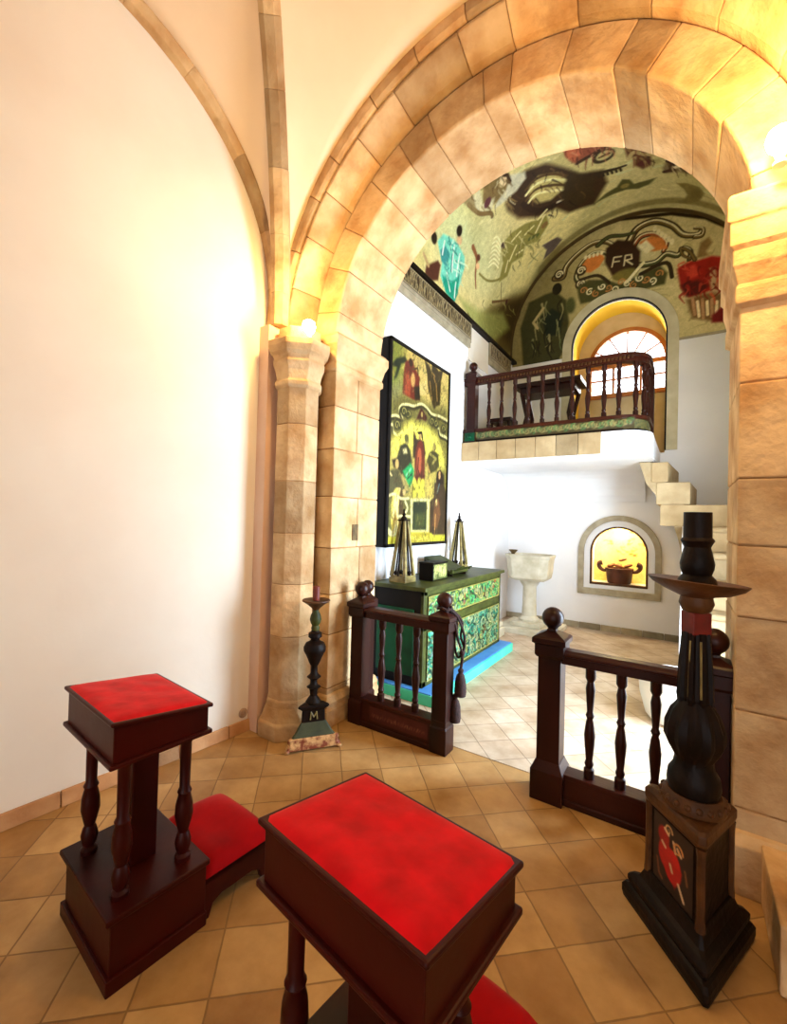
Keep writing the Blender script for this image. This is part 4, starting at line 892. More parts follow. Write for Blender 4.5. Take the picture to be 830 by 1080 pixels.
# turned shaft
b = MB(); b.lathe([(.088, .488), (.10, .495), (.104, .51), (.097, .53), (.085, .545)], 0, 0, 0, 28)
for k in range(18):
    a = 2*PI*k/18; b.ball(.096*math.cos(a), .096*math.sin(a), .52, .013, 8, 6)
b.build('collar', WOOD_OLD, cs)
b = MB(); n = 48; rings = []
for r, z, g in ((.076, .535, 0), (.084, .57, 0), (.08, .605, 0), (.065, .63, 0), (.06, .66, 0), (.075, .69, .10), (.09, .73, .12), (.088, .78, .12), (.072, .83, .10), (.056, .855, .05), (.05, .87, 0)):
    rings.append([(r*(1+g*.5*math.cos(12*2*PI*i/n))*math.cos(2*PI*i/n), r*(1+g*.5*math.cos(12*2*PI*i/n))*math.sin(2*PI*i/n), z) for i in range(n)])
b.loft(rings, (1, 1, 1), True, True); b.build('leaf_carved_bulb', WOOD_DK, cs)
b = MB(); rings = []
for r, z in ((.05, .86), (.053, .88), (.048, 1.0), (.042, 1.09), (.04, 1.115)):
    rings.append([(r*(1+.10*(1 if (i//3) % 2 else -1))*math.cos(2*PI*i/48), r*(1+.10*(1 if (i//3) % 2 else -1))*math.sin(2*PI*i/48), z) for i in range(48)])
b.loft(rings, (1, 1, 1), True, False); fs_ = b.build('fluted_shaft', WOOD_DK, cs)
b = MB()
vdir = -math.atan2(1.944, .035)
for da in (-.35, .35):
    a = math.atan2(-1.944, -.035)+da; b.tube([(.054*math.cos(a), .054*math.sin(a), .89), (.0445*math.cos(a), .0445*math.sin(a), 1.09)], .004, 6)
b.build('gilt_fillet', GILT, fs_)
b = MB(); b.box(-.034, .034, -.034, .034, 1.11, 1.19); o = b.build('red_block', mat('worn_red_paint', (120, 24, 16), (70, 18, 12), rough=.5, scale=12), cs, bevel=.004); o.rotation_euler.z = .6
b = MB(); b.lathe([(.03, 1.185), (.045, 1.195), (.055, 1.22), (.05, 1.245), (.06, 1.25), (.1, 1.262), (.14, 1.283), (.158, 1.302), (.15, 1.304), (.1, 1.297), (.0, 1.295)], 0, 0, 0, 36); b.v = [(x, y, z-.08*(x*.83+y*.56)) if z > 1.25 else (x, y, z) for x, y, z in b.v]; o = b.build('drip_dish', WOOD_OLD, cs)

b = MB(); b.lathe([(.062, 1.293), (.058, 1.31), (.045, 1.325), (.052, 1.345), (.054, 1.365), (.047, 1.40), (.041, 1.425), (.048, 1.44), (.053, 1.448), (.05, 1.455), (.045, 1.46), (.044, 1.552), (.04, 1.553), (.0, 1.55)], 0, 0, 0, 28); b.build('candle_cup', WOOD_DK, cs)

# ================================================================== SMALL CANDLESTICK
k2 = thing('candlestick', 'small dark turned candlestick on a gilded wedge base at the column foot', 'candlestick', (-2.01, 2.10, 0), math.radians(0))
A_ = np.array([-.055, -.19]); B_ = np.array([.165, .11]); C_ = np.array([-.11, .08])
T1 = [tuple(A_), tuple(B_), tuple(C_)]
def tr2(seq, cf): 
    b.loft([[(x, y, z) for x, y in chamf(T1, k, cf)] for k, z in seq])
b = MB(); tr2([(1.0, .012), (1.03, .025), (.98, .04), (.93, .05), (.97, .065), (.95, .08), (.9, .085)], .07)
for p in (A_, B_, C_): b.ball(p[0]*.9, p[1]*.9, .012, .018, 10, 6, sz=.66)
b.build('gilded_base', mat('gilt_red_base', (206, 160, 104), (128, 60, 34), rough=.5, scale=24, bump=.4, lo=.42, hi=.6), k2, bevel=.003)
b = MB(); tr2([(.84, .083), (.7, .11), (.52, .16), (.47, .17)], .08); b.build('green_slope', mat('dull_green_paint', (66, 70, 42), (42, 46, 28), rough=.6, scale=12), k2, bevel=.003)
b = MB(); tr2([(.47, .165), (.45, .24), (.50, .25), (.62, .262), (.6, .275), (.4, .29)], .1); bd = b.build('pedestal', WOOD_DK, k2, bevel=.003)
fd2 = (B_-A_)/np.linalg.norm(B_-A_); fn2 = np.array([fd2[1], -fd2[0]]); mid = (A_+B_)/2*.46
b = MB()
for s0_, z0_, s1_, z1_ in ((-.022, .185, -.018, .235), (-.018, .235, 0, .2), (0, .2, .018, .235), (.018, .235, .022, .185)):
    f = lambda s_, z_: (mid[0]+fd2[0]*s_+fn2[0]*.004, mid[1]+fd2[1]*s_+fn2[1]*.004, z_); b.tube([f(s0_, z0_), f(s1_, z1_)], .004, 6)
b.build('gilt_monogram', GILT, bd)
b = MB(); b.lathe([(.045, .28), (.05, .29), (.036, .31), (.022, .33), (.026, .36), (.03, .375), (.046, .385), (.03, .395), (.021, .41), (.021, .43), (.046, .45), (.03, .465), (.021, .48), (.021, .52), (.034, .54), (.046, .57), (.055, .59), (.071, .62), (.073, .645), (.06, .67), (.04, .68), (.028, .69), (.03, .70), (.044, .71), (.044, .735), (.028, .745), (.024, .755)], 0, 0, 0, 24); b.build('turned_shaft', WOOD_DK, k2)
b = MB(); b.lathe([(.024, .75), (.028, .77), (.022, .785), (.032, .80), (.038, .825), (.032, .855), (.02, .875), (.017, .89)], 0, 0, 0, 22); b.build('green_knop', OLIVE, k2)
b = MB(); b.lathe([(.017, .885), (.03, .90), (.06, .925), (.092, .945), (.09, .953), (.05, .948), (.0, .946)], 0, 0, 0, 28); b.build('drip_dish', WOOD_OLD, k2)
b = MB(); b.lathe([(.022, .945), (.022, 1.035), (.019, 1.04), (.004, 1.041)], 0, 0, 0, 18); b.lathe([(.002, 1.04), (.002, 1.052)], 0, 0, 0, 6); b.build('candle_stub', CANDLE_RED, k2)

# ================================================================== CHEST, STEP AND WHAT STANDS ON IT
stp = thing('chest_platform', 'blue and turquoise painted platform step under the green chest', 'platform', (-1.97, 4.05, 0))
loc(MB().box(CXL+.01, -1.65, 3.07, 5.0, 0, .09), stp).build('riser', TURQ, stp, bevel=.004)
loc(MB().box(CXL+.01, -1.665, 3.075, 4.995, .09, .1), stp).build('tread', BLUEP, stp, bevel=.004)
ch = thing('chest_of_drawers', 'green carved and gilded chest of drawers below the big painting', 'chest', (-2.06, 4.03, .1))
X0, X1, Y0, Y1, Z0, Z1 = CXL+.02, -1.80, 3.14, 4.93, .1, .90
b = MB(); b.box(X0, X1-.02, Y0, Y1, Z0, Z1)
bodyc = loc(b, ch).build('carcass', BLACKW, ch, bevel=.004)
b = MB()
for y0, y1, z0, z1 in ((Y0, Y0+.06, Z0, Z1), (Y1-.05, Y1, Z0, Z1), (Y0, Y1, Z0, Z0+.05), (Y0, Y1, .565, .635), (Y0, Y1, Z1-.04, Z1)): b.box(X1-.02, X1+.01, y0, y1, z0, z1)
loc(b, ch).build('front_frame', OLIVE, ch, bevel=.004)
b = MB(); b.box(X0+.06, X1-.08, Y0-.012, Y0, Z0+.08, Z1-.16); b.build; e_ = loc(b, ch).build('end_panel', GREENP, ch, bevel=.006)
loc(MB().box(X0-.0, X1+.045, Y0-.035, Y1+.035, Z1, Z1+.035), ch).build('top_board', OLIVE, ch, bevel=.006)
R4 = random.Random(21)
def carved(name, y0, y1, z0, z1, cols, seed, n):
    c = Canvas(y0, y1, z0, z1, .0075, cols[0]); R = random.Random(seed)
    c.mix(np.clip(c.noise(14)*.6, 0, .7), cols[1])
    for k in range(n):
        u_, v_ = R.uniform(y0, y1), R.uniform(z0, z1); q = R.random()
        if q < .42: r_ = R.uniform(.035, .075); c.spiral(u_, v_, r_+.006, 1.3, .028, (14, 48, 30), a0=R.uniform(0, 6), dirn=R.choice((-1, 1)), h=.2); c.spiral(u_, v_, r_, 1.3, .016, R.choice(cols[2]), a0=R.uniform(0, 6), dirn=R.choice((-1, 1)), h=1)
        elif q < .75:
            a = R.uniform(0, 6.3); l = R.uniform(.05, .11); pts = smooth_pts([(u_, v_), (u_+l*.5*math.cos(a)+.02, v_+l*.5*math.sin(a)), (u_+l*math.cos(a+.6), v_+l*math.sin(a+.6))]); c.stroke(pts, .024, (16, 56, 36), .01, h=.3); c.stroke(pts, .017, R.choice(cols[2]), .005, h=1)
        else: c.ell(u_, v_, R.uniform(.012, .024), R.uniform(.012, .024), R.choice(cols[3]), h=.9); c.ell(u_, v_, .007, .007, (40, 40, 20))
    c.stroke([(y0, z0), (y1, z0), (y1, z1), (y0, z1), (y0, z0)], .02, (150, 140, 66), h=1)
    return c
for nm, z0, z1, cols, seed, n in (('drawer', .64, .855, [(52, 126, 84), (98, 150, 60), [(150, 150, 70), (176, 168, 100), (70, 168, 84), (128, 150, 50)], [(176, 86, 36), (190, 160, 60), (140, 170, 80)]], 5, 230),
                              ('drawer', .13, .56, [(24, 132, 104), (60, 160, 130), [(140, 158, 104), (166, 164, 110), (34, 130, 96), (128, 132, 60)], [(150, 106, 50), (170, 160, 84), (80, 170, 130)]], 8, 420)):
    d = loc(MB().box(X1-.02, X1-.002, Y0+.065, Y1-.055, z0, z1), ch).build(nm, OLIVE, ch)
    c = carved('c', Y0+.07, Y1-.06, z0+.005, z1-.005, cols, seed, n); L_ = ch.location
    c.build('carved_front', lambda u, v, h: (X1+.0005+h-L_[0], u-L_[1], v-L_[2]), PAINT_G, d, relief=.016)
    b = MB(); b.box(X1+.005, X1+.018, 4.44-.012, 4.44+.012, (z0+z1)/2-.05, (z0+z1)/2+.05); b.ball(X1+.02, 4.44, (z0+z1)/2+.02, .012, 8, 6); loc(b, ch).build('lock_plate', BRONZE, d)
CT = Z1+.035
def obelisk(label, x, y):
    r = thing('obelisk_stand', label, 'ornament', (x, y, CT), 0, 'openwork obelisks on the green chest')
    b = MB(); q = .088
    b.box(-q, q, -q, q, 0, .045); b.box(-q*.9, q*.9, -q*.9, q*.9, .045, .058); bs = b.build('base', GILT, r, bevel=.003)
    for sx in (-1, 1):
        for sy in (-1, 1): MB().ball(sx*q*.5, sy*q*.5, .078, .02, 8, 6).build('arcade_drop', WOOD_DK, bs)
    for sx in (-1, 1):
        for sy in (-1, 1):
            b = MB(); w0, w1, t = q*.82, .022, .014
            b.hexa([(sx*w0-t, sy*w0-t, .055), (sx*w0+t, sy*w0-t, .055), (sx*w0+t, sy*w0+t, .055), (sx*w0-t, sy*w0+t, .055)]+[(sx*w1-t*.7, sy*w1-t*.7, .55), (sx*w1+t*.7, sy*w1-t*.7, .55), (sx*w1+t*.7, sy*w1+t*.7, .55), (sx*w1-t*.7, sy*w1+t*.7, .55)]); b.build('strut', GILT, r, bevel=.002)
    b = MB()
    for s_, ex, ey in ((0, 1, 0), (0, -1, 0), (0, 0, 1), (0, 0, -1)):
        w0 = q*.85; b.hexa([(ex*w0-.006, ey*w0-.006, .055), (ex*w0+.006, ey*w0-.006, .055), (ex*w0+.006, ey*w0+.006, .055), (ex*w0-.006, ey*w0+.006, .055)]+[(ex*.02-.005, ey*.02-.005, .55), (ex*.02+.005, ey*.02-.005, .55), (ex*.02+.005, ey*.02+.005, .55), (ex*.02-.005, ey*.02+.005, .55)])
    b.build('middle_bar', WOOD_DK, r)
    b = MB(); b.box(-.042, .042, -.042, .042, .545, .557); b.lathe([(.03, .557), (.026, .575), (.012, .59), (.018, .605), (.008, .62), (.01, .64), (.002, .655)], 0, 0, 0, 12); b.build('finial', WOOD_DK, r)
    return r
obelisk('openwork gilt obelisk on the chest end nearest the short balustrade, before the painting', -2.11, 3.30)
obelisk('openwork gilt obelisk with pointed finial on the far end of the green chest', -2.18, 4.6)
bx = thing('wooden_box', 'small dark box with carved green side on the chest between the obelisks', 'box', (-1.98, 3.64, CT))
MB().box(-.075, .073, -.14, .14, 0, .155).build('body', BLACKW, bx, bevel=.004); MB().box(-.08, .08, -.146, .146, .155, .168).build('lid', BLACKW, bx, bevel=.004)
c = Canvas(-.135, .135, .01, .15, .009, (86, 96, 44)); R3 = random.Random(6)
for k in range(16): c.spiral(R3.uniform(-.12, .12), R3.uniform(.02, .14), .03, 1.2, .012, (190, 184, 110), a0=k, h=1)
c.build('carved_side', lambda u, v, h: (np.full_like(u, .0745)+h, u, v), PAINT_G, bx, relief=.008)
bk = thing('book_rest', 'slanted green carved book rest on the chest before the far obelisk', 'book rest', (-2.06, 4.12, CT))
b = MB(); b.hexa([(-.19, -.20, .155), (.12, -.20, .02), (.12, .16, .02), (-.19, .16, .155), (-.185, -.20, .18), (.13, -.20, .045), (.13, .16, .045), (-.185, .16, .18)]); b.build('slope', OLIVE, bk, bevel=.004)
for ya in (-.19, .125): MB().prism([(-.2, 0), (.13, 0), (.13, .018), (-.19, .152)], ya, ya+.025, 'y').build('side_support', WOOD_DK, bk)
b = MB(); b.box(.115, .145, -.2, .16, .03, .07); b.build('ledge', OLIVE, bk, bevel=.003)
R3 = random.Random(5)
for k in range(9):
    y = -.17+k*.038; l = .05+R3.uniform(0, .03); b = MB()
    b.loft([[(.14, y, .05), (.14, y+.012, .048), (.14, y+.006, .058)], [(.15+l*.4, y-.008, .075), (.15+l*.4, y+.02, .07), (.15+l*.4, y+.006, .086)], [(.15+l, y+.004, .09+R3.uniform(-.03, .03)), (.15+l, y+.008, .088), (.15+l, y+.006, .094)]]); b.build('carved_leaf', OLIVE, bk)

# ================================================================== THE BIG PAINTING
pt = thing('painting', 'tall framed religious painting with many figures on the white chapel wall', 'painting', (-2.26, 3.72, 1.24))
PX = -2.2; py0, py1, pz0, pz1 = 3.14, 4.31, 1.24, 3.125
b = MB()
b.box(CXL, PX-.003, py0, py1, pz0, pz1)
for y0, y1, z0, z1 in ((py0, py0+.03, pz0, pz1), (py1-.03, py1, pz0, pz1), (py0, py1, pz0, pz0+.03), (py0, py1, pz1-.03, pz1)): b.box(PX-.02, PX+.012, y0, y1, z0, z1)
loc(b, pt).build('frame', BLACKW, pt, bevel=.003)
def qa(x, y): p = on_x(400+x/9, 345+y/9, PX); return (p[1], p[2])
def qb(x, y): p = on_x(395+x/8.635, 455+y/8.635, PX); return (p[1], p[2])
A_p = lambda l: [qa(*p) for p in l]
B_p = lambda l: [qb(*p) for p in l]
c = Canvas(py0+.02, py1-.02, pz0+.02, pz1-.02, .0075, (182, 166, 92)); c.grain = .1
c.mix(np.clip(c.noise(6)*.6+.1, 0, .6), (160, 146, 70)); c.mix(np.clip((c.V-2.3)/.6-abs(c.U-3.9)/.6, 0, .8), (214, 186, 120)); c.mix(np.clip((3.45-c.U)/.25, 0, .7)*np.clip((c.V-2.2)/.5, 0, 1), (110, 122, 46))
c.mix(np.clip((c.U-4.0)/.3, 0, .7)*np.clip((2.7-c.V)/.3, 0, .8), (104, 100, 44))
for k in range(240):
    u_, v_ = R6.uniform(py0, py1), R6.uniform(pz0, pz1); l_ = R6.uniform(.02, .09)
    c.stroke(smooth_pts([(u_, v_), (u_+l_*.5, v_+R6.uniform(-.04, .04)), (u_+l_, v_+R6.uniform(-.06, .06))], 3), R6.uniform(.008, .03), R6.choice([(206, 192, 116), (120, 112, 50), (150, 138, 70), (96, 98, 46), (190, 160, 96)]), .008, alpha=.4)
S = .012
DKG = (44, 52, 24)
c.poly(A_p([(105, 660), (160, 600), (250, 640), (400, 690), (500, 740), (640, 780), (660, 1000), (640, 1080), (100, 1080)]), (120, 112, 60), soft=.06)
c.poly(A_p([(112, 360), (165, 295), (245, 278), (270, 330), (210, 345), (165, 480), (140, 500), (170, 380)]), DKG, soft=S)
c.poly(A_p([(235, 420), (250, 320), (320, 315), (330, 370), (385, 480), (385, 690), (330, 690), (220, 630)]), (118, 52, 30), soft=S); c.poly(A_p([(250, 450), (285, 420), (300, 560), (290, 660), (240, 630)]), (160, 82, 50), soft=S)
c.poly(A_p([(330, 570), (385, 560), (385, 690), (340, 690)]), (54, 44, 22), soft=S); c.ell(*qa(300, 335), .035, .04, (70, 44, 24)); c.ell(*qa(320, 500), .04, .07, (196, 158, 96), soft=S); c.stroke(A_p([(320, 400), (365, 390), (370, 440)]), .02, (90, 70, 34))
c.poly(A_p([(455, 450), (430, 310), (470, 360), (495, 420), (505, 335), (545, 390), (565, 420), (605, 410), (585, 520), (575, 740), (545, 750), (520, 780), (495, 700), (465, 590)]), (72, 58, 24), soft=S)
for a in ((520, 480, 530, 520), (480, 520, 500, 690), (540, 540, 550, 700), (500, 430, 530, 470)): c.stroke(A_p([a[:2], a[2:]]), .022, (150, 120, 62))
for k in range(5): c.stroke(A_p([(385+k*14, 520+(k % 2)*20), (390+k*12, 640)]), .014, (210, 190, 130))
c.poly(A_p([(110, 540), (200, 480), (220, 620), (150, 680), (105, 640)]), (150, 148, 104), soft=.05, alpha=.7)
CRM = (216, 206, 150)
for l in ([(108, 900), (115, 855), (160, 845), (215, 865), (195, 800), (210, 750), (270, 740), (330, 755), (400, 735), (450, 770), (500, 830), (570, 850), (640, 890)], [(560, 960), (575, 1020), (630, 1050), (655, 1080)], [(120, 930), (130, 1000), (180, 1035), (220, 1000)]):
    c.stroke(smooth_pts(A_p(l)), .04, CRM, soft=S); c.stroke(smooth_pts(A_p([(x, y+22) for x, y in l])), .03, (70, 64, 32), soft=S)
for x, y in ((275, 830), (170, 930), (235, 800), (540, 920), (500, 900), (610, 970)): c.ell(*qa(x, y), .06, .05, (64, 62, 30), soft=S); c.spiral(*qa(x, y), .04, 1.2, .012, (170, 160, 96))
c.poly(A_p([(350, 880), (400, 765), (455, 860), (440, 895), (400, 870)]), (76, 34, 22), soft=S); c.ell(*qa(405, 830), .02, .03, (170, 150, 90))
c.poly(A_p([(240, 940), (300, 890), (440, 930), (540, 1020), (560, 1080), (180, 1080)]), (226, 216, 104), soft=.05)
c.poly(B_p([(170, 40), (300, 10), (460, 10), (560, 80), (620, 180), (640, 330), (540, 330), (460, 200), (340, 160), (170, 200)]), (222, 212, 100), soft=.05)
c.poly(B_p([(205, 240), (235, 130), (290, 100), (325, 170), (340, 280), (330, 420), (260, 420), (200, 330)]), (62, 58, 30), soft=S); c.ell(*qb(295, 75), .04, .05, (150, 140, 84)); c.ell(*qb(290, 60), .035, .035, (100, 96, 54)); c.poly(B_p([(250, 160), (290, 150), (300, 200), (265, 205)]), (200, 190, 140), soft=S)
c.poly(B_p([(255, 360), (330, 285), (358, 350), (350, 440), (320, 510), (288, 440)]), (44, 152, 88), soft=S); c.stroke(B_p([(290, 400), (330, 340)]), .02, (130, 206, 150)); c.stroke(B_p([(300, 430), (335, 390)]), .018, (20, 84, 50))
c.poly(B_p([(350, 190), (355, 10), (385, 70), (410, 80), (450, 90), (465, 200), (455, 240), (350, 240)]), (70, 56, 34), soft=S); c.ell(*qb(415, 40), .03, .045, (176, 150, 96)); c.stroke(B_p([(400, 15), (430, 10), (438, 70)]), .025, (44, 30, 20)); c.stroke(B_p([(360, 5), (375, 50)]), .02, (120, 96, 54))
c.ell(*qb(412, 320), .10, .27, (112, 54, 34), soft=S); c.ell(*qb(408, 270), .045, .13, (176, 100, 64), soft=S); c.stroke(B_p([(400, 240), (395, 340), (410, 400)]), .018, (80, 34, 22)); c.poly(B_p([(365, 400), (460, 395), (455, 440), (380, 450)]), (92, 44, 28), soft=S)
c.poly(B_p([(478, 260), (500, 190), (540, 170), (582, 210), (588, 320), (560, 360), (490, 390)]), (82, 76, 38), soft=S); c.ell(*qb(545, 145), .035, .05, (150, 136, 78)); c.stroke(B_p([(500, 200), (560, 250), (530, 290)]), .03, (150, 140, 80)); c.stroke(B_p([(480, 300), (500, 370)]), .03, (170, 140, 80))
c.poly(B_p([(115, 380), (150, 350), (200, 335), (250, 370), (315, 545), (260, 590), (130, 580), (110, 480)]), (92, 86, 52), soft=S); c.poly(B_p([(160, 260), (200, 245), (235, 270), (225, 330), (175, 330)]), (60, 44, 24), soft=S); c.ell(*qb(205, 295), .03, .045, (186, 160, 100)); c.poly(B_p([(230, 380), (260, 390), (310, 540), (280, 545)]), (166, 150, 90), soft=S)
c.ell(*qb(220, 540), .05, .03, (200, 176, 116)); c.ell(*qb(268, 555), .03, .03, (190, 166, 110)); c.stroke(B_p([(130, 360), (155, 400)]), .02, (196, 180, 130))
c.poly(B_p([(345, 470), (400, 445), (455, 455), (450, 590), (340, 595)]), (112, 104, 36), soft=S)
for x, y in ((365, 470), (410, 460), (385, 520), (430, 510), (365, 570), (410, 565), (440, 470), (440, 565)): c.ell(*qb(x, y), .035, .045, (206, 196, 80), soft=S)
c.poly(B_p([(480, 430), (520, 400), (530, 580), (480, 590)]), (190, 170, 90), soft=S)
c.poly(B_p([(545, 480), (580, 440), (625, 460), (650, 560), (655, 700), (640, 940), (500, 940), (505, 640), (540, 600)]), (74, 56, 32), soft=S); c.poly(B_p([(560, 440), (570, 370), (600, 350), (630, 400), (632, 480), (570, 480)]), (50, 34, 18), soft=S); c.ell(*qb(592, 400), .025, .045, (196, 160, 106))
c.poly(B_p([(545, 640), (575, 610), (590, 640), (600, 760), (570, 880), (530, 860)]), (120, 82, 48), soft=S); c.ell(*qb(563, 650), .02, .04, (214, 190, 130)); c.stroke(B_p([(555, 760), (545, 940)]), .02, (176, 136, 80)); c.stroke(B_p([(590, 480), (570, 560)]), .02, (90, 110, 110))
c.poly(B_p([(110, 620), (160, 570), (330, 600), (340, 640), (330, 940), (105, 960)]), (108, 104, 52), soft=S)
c.ell(*qb(195, 735), .085, .22, (212, 192, 96), soft=S); c.ell(*qb(197, 735), .055, .16, (228, 212, 140), soft=S); c.ell(*qb(240, 720), .04, .2, (84, 66, 30), soft=S)
for l in ([(120, 590), (180, 570), (240, 610), (310, 610)], [(110, 870), (160, 920), (200, 860)], [(115, 910), (170, 950), (215, 880)], [(280, 640), (300, 700), (270, 760)], [(210, 770), (330, 775)]): c.stroke(smooth_pts(B_p(l)), .028, (206, 196, 146), soft=S)
c.poly(B_p([(325, 610), (515, 610), (500, 640), (490, 915), (330, 915)]), (206, 198, 140), soft=S); c.poly(B_p([(352, 640), (476, 640), (470, 895), (345, 895)]), (44, 54, 26), soft=S); c.poly(B_p([(370, 760), (460, 740), (455, 870), (365, 880)]), (78, 84, 36), soft=.03)
c.poly(B_p([(100, 965), (330, 950), (340, 920), (520, 925), (530, 945), (665, 940), (660, 1025), (95, 1035)]), (192, 184, 60), soft=S); c.poly(B_p([(330, 930), (500, 925), (510, 1005), (340, 1015)]), (168, 152, 50), soft=S)
for k in range(10): c.spiral(*qb(345+k*17, 970+(k % 2)*14), .02, 1.0, .008, (214, 206, 110), a0=k)
L_p = pt.location
for k in range(520):
    u_, v_ = R6.uniform(py0, py1), R6.uniform(pz0, pz1); l_ = R6.uniform(.025, .075); w__ = R6.uniform(-.03, .03)
    c.stroke(smooth_pts([(u_, v_), (u_+w__, v_+l_*.5), (u_+w__*.4, v_+l_)], 3), R6.uniform(.006, .016), R6.choice([(46, 40, 20), (150, 136, 80), (96, 84, 42), (60, 54, 28), (84, 58, 32)]), .006, alpha=.5)
c.gam = 1.25
c.build('canvas', lambda u, v, h: (np.full_like(u, PX-L_p[0]), u-L_p[1], v-L_p[2]), PAINT, pt)

# ================================================================== FONT, BASKET IN THE NICHE, LAMPS AND SMALL THINGS
ft = thing('baptismal_font', 'pale marble font on a pillar in the chapel corner past the green chest', 'font', (-1.80, 6.12, 0))
b = MB()
def oc(w, d, cf, z): return [(-w+cf, -d, z), (w-cf, -d, z), (w, -d+cf, z), (w, d-cf, z), (w-cf, d, z), (-w+cf, d, z), (-w, d-cf, z), (-w, -d+cf, z)]
b.loft([oc(.22, .19, .07, .70), oc(.262, .225, .09, .735), oc(.275, .235, .1, .80), oc(.292, .25, .1, 1.0), oc(.30, .255, .1, 1.01), oc(.31, .265, .1, 1.05), oc(.27, .225, .09, 1.05), oc(.22, .18, .07, .92)]); b.build('basin', MARBLE, ft, bevel=.006)
b = MB(); b.lathe([(.13, .12), (.14, .16), (.10, .2), (.092, .4), (.09, .6), (.12, .65), (.15, .7)], 0, 0, 0, 24); b.build('pillar', MARBLE, ft)
b = MB(); b.box(-.2, .2, -.2, .2, .07, .13); b.box(-.35, .42, -.36, .38, 0, .07); b.build('foot_slab', MARBLE, ft, bevel=.01)
cp = thing('small_dish', 'small dark dish on the rim of the marble font', 'dish', (-2.0, 5.99, 1.05))
b = MB(); b.lathe([(.03, 0), (.025, .008), (.03, .02), (.055, .045), (.062, .06), (.056, .06), (.03, .02), (.0, .015)], 0, 0, 0, 20); b.build('bowl', BRONZE, cp)
bd = thing('stone_block', 'low white stone block on the chapel floor beside the font', 'block', (-2.13, 5.42, 0))
b = MB(); b.box(-.16, .16, -.2, .2, 0, .12); b.box(-.1, .14, -.14, .18, .12, .19); b.build('slab', MARBLE, bd, bevel=.012)
vs_ = thing('niche_vessel', 'dark eared pottery vessel heaped with crusts inside the gold niche', 'vessel', (OX+.0, CYB+.14, .675))
vs_.scale = (1.1, 1.1, 1.1)
b = MB(); b.lathe([(.13, 0), (.14, .02), (.15, .1), (.155, .16), (.165, .175), (.165, .19), (.14, .19), (.12, .08), (.0, .06)], 0, 0, 0, 26); b.build('pot', TERRACOTTA_B, vs_)
for s_ in (-1, 1):
    b = MB(); pts = smooth_pts([(s_*.14, -.01, .15), (s_*.19, -.01, .155), (s_*.23, -.01, .19), (s_*.235, -.01, .235), (s_*.2, -.01, .25)], 5); b.tube(pts, [.018+.016*i/len(pts) for i in range(len(pts))], 10); b.build('ear_handle', TERRACOTTA_B, vs_)
R5 = random.Random(8)
for i, (x, y, z, s_) in enumerate(((-.10, 0, .245, .065), (.0, -.07, .245, .065), (.11, .0, .25, .06), (.0, .06, .245, .06), (.04, .0, .33, .055))):
    lf = thing('bread_piece', ['long brown crust lying at the ear of the niche vessel', 'middle brown crust on top of the niche vessel', 'upright brown crust on the stair side of the niche vessel', 'brown crust tucked at the back of the niche vessel', 'topmost small crust of the heap in the niche vessel'][i], 'bread', (OX+x, CYB+.14+y, .675+z), R5.uniform(0, 3), 'crusts in the niche vessel')
    b = MB(); b.ball(0, 0, 0, s_*.62, 14, 8, sz=.7); b.v = [(p[0]*1.6, p[1]*.8, p[2]+.012*math.sin(p[0]*40)) for p in b.v]; b.build('loaf', BREADM, lf)
# capital lamps
def lamp(label, x, y, z, dx, dy):
    r = thing('capital_lamp', label, 'lamp', (x, y, z), 0, 'lit lamps standing on the imposts')
    b = MB(); b.lathe([(.024, 0), (.024, .012), (.014, .018), (.014, .04)], 0, 0, 0, 16); b.build('socket_base', SOCKETM, r)
    b = MB(); b.lathe([(.016, .035), (.02, .05), (.04, .075), (.048, .105), (.04, .135), (.014, .152)], 0, 0, 0, 20); b.build('bulb', BULB, r)
    return r
lamp('lit bulb on the stone capital by the white nave wall', -2.175, 2.12, 2.70, 1, -1)
lamp('lit bulb on the stone impost above the tall dark candle stand', .285, 2.22, 2.925, -1, -1)
kp = thing('wall_plate', 'small dull bronze plate on the pale arch jamb above the ball post', 'plate', (XL, 2.615, 1.385))
b = MB(); b.box(0, .008, -.033, .033, -.062, .062); b.box(.008, .012, -.022, .022, -.05, .05); b.build('plate', BRONZE, kp, bevel=.002)
sk = thing('wall_socket', 'small round socket low on the white nave wall near the column foot', 'socket', lw(1.26, 0, .125))
b = MB(); pts = []
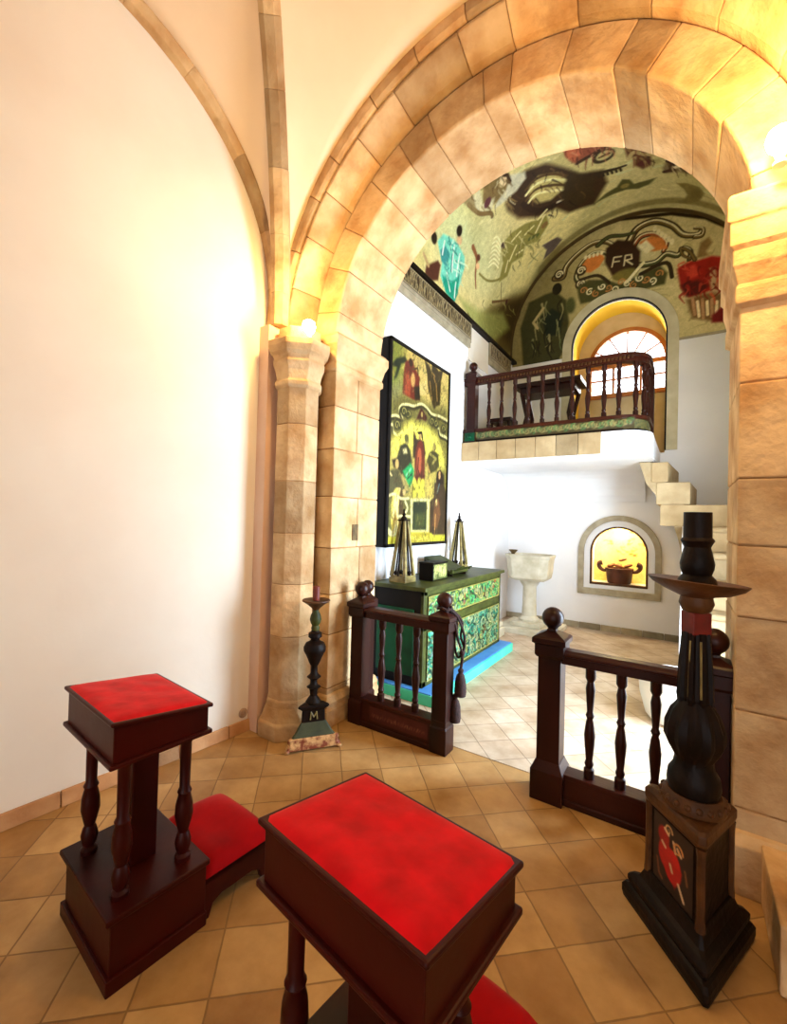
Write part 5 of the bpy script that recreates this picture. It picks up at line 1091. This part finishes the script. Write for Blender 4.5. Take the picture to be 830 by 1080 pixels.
for r_, d in ((.032, 0), (.032, .008), (.026, .014), (.014, .014), (.012, .006), (.001, .006)): pts.append([(LWN[0]*d+LWD[0]*r_*math.cos(t), LWN[1]*d+LWD[1]*r_*math.cos(t), r_*math.sin(t)) for t in np.linspace(0, 2*PI, 21)[:-1]])
b.loft(pts, (1, 1, 1), True, True); b.build('cover', mat('aged_plastic', (176, 150, 128), (150, 124, 104), rough=.5), sk)

# ================================================================== LIGHT
def light(name, kind, loc_, energy, col, size=None, size_y=None, target=None, radius=None):
    l = bpy.data.lights.new(name, kind); l.energy = energy; l.color = col
    if kind == 'AREA': l.shape = 'RECTANGLE'; l.size = size; l.size_y = size_y
    if radius is not None: l.shadow_soft_size = radius
    o = bpy.data.objects.new(name, l); COL.objects.link(o); o.location = loc_
    if target: o.rotation_euler = (Vector(target)-Vector(loc_)).to_track_quat('-Z', 'Y').to_euler()
    return o
light('chapel_door_daylight', 'AREA', (CXR+.22, 3.52, 1.25), 290, (.62, .80, 1), 1.0, 2.2, (CXR-2, 3.52, 1.15))
light('window_daylight', 'AREA', (WX, WY+.5, 4.0), 60, (1, .97, .9), 1.1, 1.1, (WX, WY-2, 3.6))
light('nave_fill', 'AREA', (1.1, -3.9, 1.8), 4, (1, .88, .78), 2.4, 2.9, (.2, 0, 1.6))  # added fill from behind the camera, no known doorway there
light('left_bulb_glow', 'POINT', (-2.09, 1.97, 2.90), 23, (1, .68, .24), radius=.04)
light('right_bulb_glow', 'POINT', (.20, 1.98, 3.05), 60, (1, .63, .24), radius=.04)
light('niche_glow', 'POINT', (OX, CYB+.1, 1.38), 22, (1, .84, .45), radius=.03)
w = bpy.data.worlds.new('sky'); scene.world = w; w.use_nodes = True
w.node_tree.nodes['Background'].inputs[0].default_value = (.9, .95, 1, 1); w.node_tree.nodes['Background'].inputs[1].default_value = 4.0
scene.view_settings.view_transform = 'Standard'; scene.view_settings.look = 'None'; scene.view_settings.exposure = 0.08; scene.view_settings.gamma = 1.0
scene.view_settings.use_curve_mapping = False
scene.cycles.max_bounces = 8; scene.cycles.diffuse_bounces = 5
